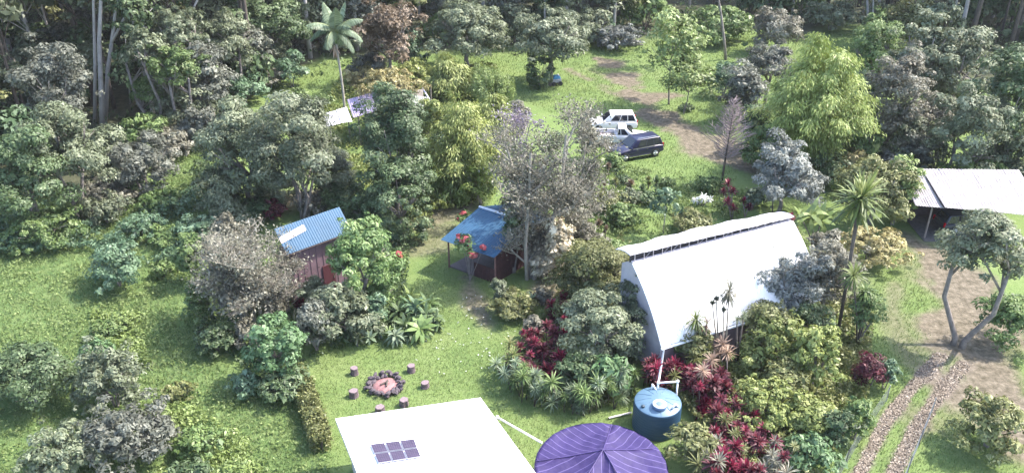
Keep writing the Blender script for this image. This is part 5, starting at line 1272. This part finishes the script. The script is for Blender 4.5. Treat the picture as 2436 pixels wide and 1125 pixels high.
HM = {}
def hm(kind, sp):
    base_kind = kind; var = rs.randrange(3); kind_ = (kind, var)
    if (kind_, sp) not in HM:
        spec = dict(ti=(34, .55, .13, -.1, 1.45, .7), small=(30, .42, .085, -.3, 1.4, .8), fan=(84, 1.0, .08, -.6, 1.5, 1.1), column=(40, .33, .10, .2, 1.5, .2), drac=(46, .62, .06, -.7, 1.4, .7), bana=(11, 1.9, .5, .5, 1.4, 1.3), ging=(20, 1.0, .24, .15, 1.4, 1.3), dry=(60, .75, .06, -1.2, 1.4, .5))[kind]
        me = head_mesh(int(spec[0]*(.7, 1, 1.15)[var]), spec[1], spec[2]*(1.1, 1, .8)[var], len(kind)+len(sp)+var*5, spec[3], spec[4], spec[5]*(.7, 1, 1.5)[var]); me.materials.append(LM[sp]); HM[kind_, sp] = me
    return HM[kind_, sp]
def spiky(base, heads, label, name, cat, group=None, bark=BARK, r0=.05):
    "base: ground place; heads: (x, y, z, scale, kind, species) relative to the base"
    o = empty(name, base, label, cat, group); mb = MB()
    for x, y, z, s, kind, sp in heads:
        if z > .12: mb.tube([(0, 0, -.1), (x*.45, y*.45, z*.5), (x, y, z)], [r0*1.2, r0, r0*.75], 6)
        q = mobj('leaf_head', hm(kind, sp), None, o, (x, y, z)); q.scale = (s, s*rs.uniform(.85, 1.1), s*rs.uniform(.75, 1.25)); q.rotation_euler = (rs.uniform(-.35, .35), rs.uniform(-.35, .35), (x*7+y*5+z) % 6.28)
    if mb.v: mb.build('stem', bark, o, True)
    return o
def spiky_px(bx, by, heads_px, label, name='dracaena', cat='plant', group=None, **k):
    g = G(bx, by); hs = []
    for x, y, s, kind, sp in heads_px: v = GY(x, y, g[1])-g; hs.append((v[0], rs.uniform(-.2, .2), max(v[2], .1), s, kind, sp))
    return spiky(g, hs, label, name, cat, group, **k)
spiky_px(1992, 800, [(2042, 488, 2.15, 'fan', 'dracaena'), (2046, 470, 1.7, 'fan', 'dracaena')], 'tall leaning fan headed palm with long spiky green leaves at the right', 'screw_palm', 'palm tree', bark=BARKD, r0=.085)
spiky_px(2040, 820, [(2028, 655, 1.0, 'fan', 'dracaena'), (2060, 700, .9, 'fan', 'green'), (2052, 745, .8, 'fan', 'dark'), (2075, 720, .8, 'drac', 'palm')], 'branching dracaena with several green heads right of the thicket', bark=BARKD)
spiky_px(1722, 870, [(1735, 698, .95, 'fan', 'brown')], 'tall single headed palm lily standing against the white hall roof', bark=TWIG)
spiky_px(1708, 872, [(1704, 712, .7, 'column', 'purple'), (1696, 726, .8, 'column', 'purple')], 'twin headed slim palm lily left of the tallest one against the hall roof', bark=TWIG)
spiky_px(1716, 880, [(1722, 738, .7, 'column', 'purple')], 'slim upright palm lily between its neighbours at the hall roof edge', bark=TWIG)
spiky_px(1658, 885, [(1655, 762, .95, 'fan', 'dracaena'), (1680, 772, .8, 'dry', 'peach')], 'green headed palm lily with a dry skirt at the lower hall eave', bark=BARKD)
spiky_px(1750, 885, [(1752, 757, .7, 'drac', 'grey'), (1770, 750, .6, 'drac', 'grey')], 'grey headed palm lily right of the others at the hall eave', bark=BARKD)
for x, y, s in ((1716, 815, .95), (1728, 836, .85), (1692, 852, .85), (1672, 885, .8)):
    spiky_px(x, y+75, [(x, y, s, 'dry', 'peach')], 'palm lily with a dry peach coloured head among the red plants', 'dry_palm_lily', 'plant', 'dry headed palm lilies between the red and yellow plants')
spiky_px(1612, 880, [(1610, 820, .8, 'drac', 'dracaena'), (1625, 800, .7, 'drac', 'olive')], 'green palm lily right beside the downpipe')
# big leaved plants
def lobed(base_px, heads_px, label, kind='bana', sp='lime', name='breadfruit_tree', cat='tree', **k): return spiky_px(*base_px, [(x, y, s, kind, sp) for x, y, s in heads_px], label, name, cat, **k)
lobed((1935, 585), [(1930, 512, .95), (1955, 530, .8), (1910, 526, .75)], 'lime green plant with large lobed leaves at the right end of the hall', sp='lime', name='large_leaved_plant', cat='plant')
lobed((1838, 505), [(1838, 465, .38)], 'single stalked lime elephant ear behind the hall', sp='lime', name='elephant_ear', cat='plant')
for x, y, s, sp in ((950, 735, .55, 'dark'), (985, 725, .6, 'teal'), (1015, 740, .55, 'dark'), (965, 770, .55, 'dark'), (1000, 768, .6, 'green'), (1035, 752, .45, 'dark'), (938, 785, .45, 'palm'), (1020, 715, .5, 'green'), (975, 700, .5, 'lime')):
    lobed((x, y+30), [(x, y+12, s*2.1), (x+7, y+20, s*1.6)], '%s broad leaved ginger in the clump beside the lawn' % {'dark': 'dark green', 'teal': 'blue green', 'green': 'mid green', 'palm': 'silvery green', 'lime': 'lime green'}[sp], kind='ging', sp=sp, name='ginger_plant', cat='plant', group='broad leaved gingers in the clump by the lawn')
for x, y, sp in ((835, 800, 'palm'), (860, 795, 'grey'), (880, 805, 'palm'), (905, 792, 'palm'), (850, 812, 'grey'), (925, 800, 'green'), (1225, 745, 'olive'), (1245, 738, 'lime'), (1210, 750, 'palm'), (1190, 745, 'olive'), (1262, 720, 'palm')):
    lobed((x, y+10), [(x, y-4, .62)], '%s strappy lily plant fringing the %s' % ({'palm': 'silvery', 'grey': 'grey', 'white': 'whitish', 'green': 'green', 'olive': 'olive', 'lime': 'lime green'}[sp], 'dusky shrubs' if x < 1000 else 'bed below the blue hut'), kind='ging', sp=sp, name='lily_plant', cat='plant', group='strappy lilies fringing the shrub beds')
# young tree with white stem behind the hall, white leaved plant, red plants
g = G(1577, 556); o = empty('sapling', g, 'young tree with a thin white stem and mint green leaves behind the hall', 'tree')
hh_ = (GY(1575, 480, g[1])-g)[2]; MB().tube([(0, 0, -.1), (.03, 0, hh_*.6), (0, 0, hh_+.5)], [.05, .04, .02], 6).build('trunk', BARKW, o, True)
me = crown(1.25, 1.15, 5, leaf=.34, lw=.5, cov=.8, sparse=.2, clump=.35, lump=.35); me.materials.append(LM['teal']); mobj('crown', me, None, o, (0, 0, hh_))
B_(1540, 472, 28, 14, 'dark', 'dark low shrub left of the white stemmed sapling')
lobed((1668, 492), [(1672, 470, .6), (1655, 475, .45), (1688, 474, .45)], 'white leaved plant on the grass behind the hall', kind='ging', sp='white', name='white_leaved_plant', cat='plant')
spiky_px(1738, 505, [(1732, 440, 1.0, 'ti', 'red'), (1742, 455, .9, 'ti', 'red'), (1722, 458, .8, 'ti', 'red')], 'tall crimson ti plant nearest the bare tree behind the hall', 'ti_plant', 'plant', 'crimson ti plants behind the hall')
spiky_px(1740, 520, [(1730, 480, .9, 'ti', 'red'), (1745, 495, .9, 'ti', 'red')], 'lower crimson ti plant directly behind the back roof of the hall', 'ti_plant', 'plant', 'crimson ti plants behind the hall')
spiky_px(1772, 515, [(1768, 480, .8, 'ti', 'red'), (1782, 494, .8, 'ti', 'maroon')], 'mixed crimson and maroon ti plant right of the crimson ones', 'ti_plant', 'plant', 'crimson ti plants behind the hall')
spiky_px(1885, 560, [(1880, 520, .9, 'ti', 'red'), (1888, 545, .8, 'ti', 'maroon')], 'crimson ti plant touching the right tip of the hall roof', 'ti_plant', 'plant')
for i, (x, y, s, sp) in enumerate(((1437, 440, .8, 'rust'), (1464, 430, .9, 'olive'), (1466, 408, .7, 'dark'), (1500, 440, 1.25, 'rust'), (1526, 448, 1.0, 'dark'), (1542, 428, .9, 'olive'), (1561, 436, 1.15, 'dark'), (1447, 395, .9, 'rust'), (1403, 432, .7, 'dark'), (1622, 512, 1.0, 'dark'), (1430, 425, .6, 'dark'), (1400, 540, .9, 'rust'), (1425, 530, .9, 'rust'), (1440, 545, .8, 'rust'))):
    spiky_px(x, y+22, [(x, y, s*1.35, 'column', sp), (x+rs.uniform(-5, 5), y+9, s*.9, 'column', sp)], '%s upright spiky plant on the grass slope below the parked cars' % {'rust': 'rusty brown', 'olive': 'olive', 'dark': 'dark green'}[sp], 'spiky_plant', 'plant', 'upright spiky plants below the parked cars', r0=.03)
for x, y, hw, hh, sp, lb in ((1480, 428, 20, 11, 'dark', 'round dark shrub among the spiky plants'), (1585, 434, 20, 12, 'green', 'green shrub right of the spiky plants'), (1440, 478, 44, 17, 'olive', 'olive scrub below the spiky plants'), (1480, 515, 46, 18, 'green', 'green scrub behind the hall left of the sapling'), (1415, 575, 40, 24, 'brown', 'brown scrub near the upper left corner of the hall'), (1690, 440, 34, 14, 'green', 'small green shrub below the bare tree'), (1505, 468, 30, 16, 'grey', 'grey low shrub among the spiky plants'), (1462, 385, 26, 20, 'green', 'green bush hiding the front of the dark blue car'),
  (1410, 400, 30, 26, 'lime', 'light green bush left of the spiky plants'), (1400, 340, 26, 40, 'brown', 'brown twiggy bush at the nose of the white vehicles'), (1805, 470, 34, 24, 'palm', 'silvery shrub right of the crimson plants'), (1650, 528, 50, 10, 'olive', 'low olive growth along the back of the hall')):
    B_(x, y, hw, hh, sp, lb)
# torch ginger with pink flowers by the blue hut
def torch(bx, by, heads, label):
    g = G(bx, by); o = empty('flowering_shrub', g, label, 'shrub')
    for x, y, r in heads:
        v = GY(x, y, g[1])-g; me = crown(.02*r, .018*r, int(x), leaf=.16, lw=.6, cov=2.2, clump=.5); me.materials.append(LM['pinkfl']); mobj('flower', me, None, o, tuple(v))
        MB().tube([(0, 0, 0), tuple(v*.5+[.05, 0, .1]), tuple(v)], .02, 4).build('stem', BARK, o)
    me = crown(.8, .7, int(bx), leaf=.32, lw=.4, cov=.8, clump=.4); me.materials.append(LM['green']); v = GY(heads[0][0], heads[0][1]+8, g[1])-g; mobj('foliage', me, None, o, tuple(v-[0, 0, .2]))
torch(1118, 668, [(1104, 570, 15), (1125, 608, 15), (1092, 562, 9), (1112, 590, 10), (1150, 588, 10)], 'pink flowered shrub in front of the blue hut eave')
torch(1098, 545, [(1103, 512, 14), (1092, 522, 8)], 'pink flowered shrub behind the left slope of the blue hut')
torch(950, 640, [(947, 605, 12), (952, 612, 9)], 'small coral flowered shrub at the right of the citrus tree')
# ti beds
def bed(name_, poly, n, kinds, group, label_of, seed):
    p = sample(poly, n*2, seed); r_ = random.Random(seed); kept = []
    for x, y in p:
        if infoot(np.array([x]), np.array([y]))[0]: continue
        if all((x-a)**2+(y-b)**2 > .32**2 for a, b in kept): kept.append((x, y))
        if len(kept) >= n: break
    for x, y in kept:
        sp = r_.choice(kinds); k = r_.choice((1, 2, 2, 3)); hs = []
        for j in range(k): a = r_.uniform(0, 6.28); q = r_.uniform(0, .4); hs.append((cos(a)*q, sin(a)*q, r_.uniform(.35, 1.9), r_.uniform(.55, 1.15), 'ti' if sp in ('red', 'maroon') else 'drac', sp))
        px_, py_ = P((x, y, 0)); qx = [P((a, b, 0)) for a, b in kept]; ys_ = sorted(q[1] for q in qx); xs_ = sorted(q[0] for q in qx); n3 = len(kept)
        row = 'upper' if py_ < ys_[n3//3] else ('lower' if py_ > ys_[2*n3//3] else 'middle'); side = 'left' if px_ < xs_[n3//2] else 'right'
        tall_ = 'tall' if max(h_[2] for h_ in hs) > 1.2 else 'low'
        spiky((x, y, 0), hs, label_of(sp).replace(' ', ' %s %s headed ' % (tall_, {1: 'one', 2: 'two', 3: 'three'}[k]), 1)+', %s %s' % (row, side), name_, 'plant', group, bark=BARKD, r0=.03)
WORD = dict(red='crimson', maroon='maroon', olive='olive', yellow='yellow', gold='golden', brown='brownish', palm='silvery', green='green', dracaena='striped', cream='cream', rust='rusty', grey='grey green', peach='peach')
bed('ti_plant', [(1525, 930), (1540, 850), (1600, 850), (1650, 880), (1730, 940), (1790, 1040), (1840, 1110), (1800, 1180), (1680, 1180), (1690, 1040), (1640, 960)], 68, ('red', 'maroon', 'red', 'maroon', 'maroon', 'olive'), 'red ti plants in the bed right of the water tank', lambda s: '%s ti plant in the bed right of the tank' % WORD[s], 31)
bed('ti_plant', [(1640, 1090), (1700, 1030), (1760, 1060), (1870, 1120), (1850, 1200), (1660, 1200)], 26, ('red', 'brown', 'olive', 'maroon'), 'mixed plants at the bottom of the red bed', lambda s: '%s spiky plant at the red bed foot' % WORD[s], 32)
bed('ti_plant', [(1205, 860), (1260, 815), (1340, 840), (1345, 930), (1250, 925), (1205, 900)], 30, ('maroon', 'maroon', 'red', 'olive'), 'red ti plants in the bed left of the silvery tree', lambda s: '%s ti plant in the round bed' % WORD[s], 33)
bed('border_lily', [(1200, 880), (1250, 935), (1330, 965), (1420, 975), (1500, 930), (1500, 955), (1420, 990), (1330, 985), (1240, 960), (1190, 900)], 44, ('palm', 'green', 'dracaena', 'green', 'palm'), 'striped lilies edging the round bed', lambda s: '%s border lily edging the round bed' % WORD[s], 34)
bed('ti_plant', [(1305, 770), (1330, 720), (1350, 770), (1330, 820)], 7, ('maroon', 'red'), 'red ti plants behind the round bed', lambda s: '%s ti plant behind the round bed' % WORD[s], 35)
bed('spiky_plant', [(1600, 870), (1660, 850), (1720, 890), (1700, 930), (1620, 910)], 16, ('olive', 'dracaena', 'rust'), 'olive palm lilies above the red bed', lambda s: '%s palm lily above the red bed' % WORD[s], 36)

# clipped hedge ------------------------------------------------------------
def hedge():
    pth = [G(x, y)[:2] for x, y in ((705, 905), (728, 945), (742, 990), (754, 1030), (768, 1075))]; g = np.array([*pth[0], 0]); o = empty('hedge', g, 'narrow clipped dark hedge running down the lawn left of the white house', 'hedge')
    r_ = np.random.default_rng(8); n = 9000; seg = r_.random(n)*(len(pth)-1); i = seg.astype(int); f = seg-i; pt_ = np.array(pth); c = pt_[i]*(1-f)[:, None]+pt_[i+1]*f[:, None]
    dd = nrm(pt_[i+1]-pt_[i]); sd = np.stack([-dd[:, 1], dd[:, 0]], 1); W = .40+.1*np.sin(seg*9)+.08*np.sin(seg*31)+.06*r_.normal(size=n); H = .92+.14*np.sin(seg*7+1)+.1*np.sin(seg*23)+.07*r_.normal(size=n)
    t = r_.random(n); s = np.where(t < .35, r_.uniform(-1, 1, n), np.sign(r_.random(n)-.5)*(1-.15*r_.random(n))); z = np.where(t < .35, H*(1-.1*r_.random(n)), H*r_.random(n)**.7)
    p = np.stack([c[:, 0]+sd[:, 0]*s*W, c[:, 1]+sd[:, 1]*s*W, z], 1)-g+r_.normal(size=(n, 3))*.05
    nn = nrm(np.stack([sd[:, 0]*s, sd[:, 1]*s, np.where(t < .35, 1., .4)], 1)+r_.normal(size=(n, 3))*.5); L = .15*r_.uniform(.6, 1.4, n)
    me = quadmesh('foliage', kites(p, r_.normal(size=(n, 3)), nn, L, L*.55), .5+r_.normal(size=n)*.25); me.materials.append(LM['olive']); mobj('foliage', me, None, o)
    mb = MB()
    for k in range(24):
        s_ = k/23*(len(pth)-1.001); i = int(s_); q = pth[i]*(1-s_+i)+pth[i+1]*(s_-i)-g[:2]; mb.tube([(q[0], q[1], -.1), (q[0]+.05, q[1], .8)], .02, 4)
    mb.build('stems', BARKD, o)
hedge()

# ground cover -------------------------------------------------------------
blades('lawn_grass', 'short mown grass blades over the near lawn', [(500, 1300), (740, 900), (760, 830), (900, 800), (1060, 560), (960, 560), (1160, 640), (1330, 720), (1520, 960), (1700, 1300)], 60000, .13, .016, 'lawn', 70, patch=2.2)
blades('lawn_grass', 'rougher grass of the far lawn', [(620, 300), (640, 205), (760, 150), (1000, 130), (1540, 100), (1800, 80), (2200, 80), (1760, 400), (1700, 560), (1380, 560), (1380, 300), (1150, 200), (780, 320)], 60000, .2, .03, 'lawn', 72, patch=3.)
blades('lawn_grass', 'grass between and beside the gravel tracks', [(2020, 820), (2110, 600), (2260, 600), (2420, 760), (2500, 1300), (1850, 1300)], 26000, .16, .02, 'lawn', 74, patch=2.)
M1 = MEADOW
blades('meadow_grass', 'long tangled meadow grass on the left', M1, 70000, .22, .022, 'meadow', 76, patch=3.)
weeds('meadow_weeds', 'broad leaved weeds mounding over the left meadow', M1, 36000, .4, .2, 'meadow', 78, patch=3.2, thr=.66)
weeds('meadow_weeds', 'low green weed carpet of the left meadow', M1, 36000, .2, .18, 'meadow', 80, patch=2., thr=.55)
weeds('meadow_weeds', 'blue green weeds at the upper left of the meadow', [(-200, 470), (330, 450), (520, 480), (520, 580), (440, 650), (218, 600), (-200, 640)], 34000, 1.1, .26, 'teal', 82, patch=3., thr=.55)
weeds('slope_weeds', 'rough weeds on the slope below the parked cars', [(1370, 330), (1440, 380), (1600, 420), (1720, 440), (1800, 470), (1720, 560), (1480, 600), (1380, 600)], 22000, .3, .2, 'meadow', 84, patch=2.2, thr=.6)
weeds('forest_litter', 'leafy undergrowth on the floor of the wood', [(-300, 440), (380, 420), (560, 262), (640, 215), (900, 145), (1130, 120), (1540, 100), (1640, 60), (2100, 70), (2500, 150), (2900, -60), (1200, -110), (-600, -60)], 26000, .9, .5, 'dark', 86, patch=4., thr=.5)
weeds('bed_undergrowth', 'leafy undergrowth between the plants of the right hand thicket', [(1540, 870), (1600, 830), (1780, 800), (1960, 700), (2080, 720), (2060, 960), (1960, 1120), (1850, 1250), (1600, 1250), (1680, 1050)], 26000, .7, .24, 'olive', 88, patch=1.8, thr=.45)
weeds('bed_undergrowth', 'leafy undergrowth between the beds in the middle', [(1200, 880), (1260, 800), (1330, 700), (1480, 560), (1520, 800), (1510, 950), (1400, 985)], 12000, .5, .22, 'olive', 90, patch=1.5, thr=.45)
weeds('bed_undergrowth', 'dark undergrowth around the blue shed', [(480, 780), (480, 560), (660, 560), (980, 540), (960, 800), (780, 840), (600, 900)], 20000, .5, .24, 'dark', 92, patch=2., thr=.45)
weeds('shed_undergrowth', 'yellow undergrowth around the old shed', [(700, 330), (820, 200), (1180, 160), (1220, 300), (1180, 470), (980, 540), (760, 400)], 30000, 1.0, .3, 'yellow', 94, patch=3., thr=.5)
weeds('meadow_weeds', 'yellow green weed patches at the lower left of the meadow', [(340, 930), (470, 980), (640, 1080), (600, 1160), (380, 1160), (340, 1020)], 7000, .5, .2, 'lime', 96, patch=1.6, thr=.55)
weeds('meadow_weeds', 'yellow weed patches along the upper meadow', [(218, 740), (330, 760), (360, 880), (300, 860), (218, 830)], 4000, .5, .2, 'lime', 97, patch=1.6, thr=.55)
# loose stones of the wheel tracks
p = sample([(1950, 1250), (2020, 1000), (2150, 840), (2320, 840), (2260, 1000), (2200, 1250)], 60000, 41); d_, g_, l_, f_ = masks(p[:, 0], p[:, 1]); p = p[g_ > .25+.8*np.random.default_rng(2).random(len(p))][:9000]; n = len(p); r_ = np.random.default_rng(12)
me = quadmesh('track_stones', kites(np.stack([p[:, 0], p[:, 1], hgt(p[:, 0], p[:, 1])+.03], 1), r_.normal(size=(n, 3))*[1, 1, .25], nrm(r_.normal(size=(n, 3))*.4+[0, 0, 1]), r_.uniform(.05, .15, n), r_.uniform(.05, .11, n)), np.clip(r_.normal(size=n)*.3+.3, 0, 1)); me.materials.append(leafmat('stone_chips', (.15,.12,.09), (.29,.24,.19), (.55,.49,.41), rough=.85, trans=0)); tag(mobj('track_stones', me), 'loose pale stones lying in the two wheel tracks', 'stones', kind='stuff')
# petals and fallen leaves
r_ = np.random.default_rng(3); p = sample([(1080, 700), (1310, 700), (1300, 800), (1200, 880), (960, 900), (1040, 760)], 90, 5)
me = quadmesh('fallen_leaves', kites(np.stack([p[:, 0], p[:, 1], hgt(p[:, 0], p[:, 1])+.07], 1), r_.normal(size=(90, 3))*[1, 1, .1], np.tile([0, 0, 1.], (90, 1)), r_.uniform(.08, .2, 90), r_.uniform(.05, .12, 90)), r_.random(90)); me.materials.append(LM['white']); tag(mobj('fallen_leaves', me), 'scattered pale fallen leaves on the lawn below the blue hut', 'leaves', kind='stuff')


# thin haze added to lift the shadows ------------------------------------------------------------
hz = MB().box((0, 95, 14.9), (460, 290, 34.2)).build('haze', None)
air = bpy.data.materials.new('shadow_lift_haze'); air.use_nodes = True; n = air.node_tree; n.nodes.remove(n.nodes['Principled BSDF'])
pv = n.nodes.new('ShaderNodeVolumePrincipled'); pv.inputs['Density'].default_value = .00013; pv.inputs['Color'].default_value = (.93, .93, .97, 1)
n.links.new(pv.outputs[0], n.nodes['Material Output'].inputs['Volume']); hz.data.materials.append(air); tag(hz, 'thin haze added over the clearing to lift the shadows', 'air', kind='stuff')
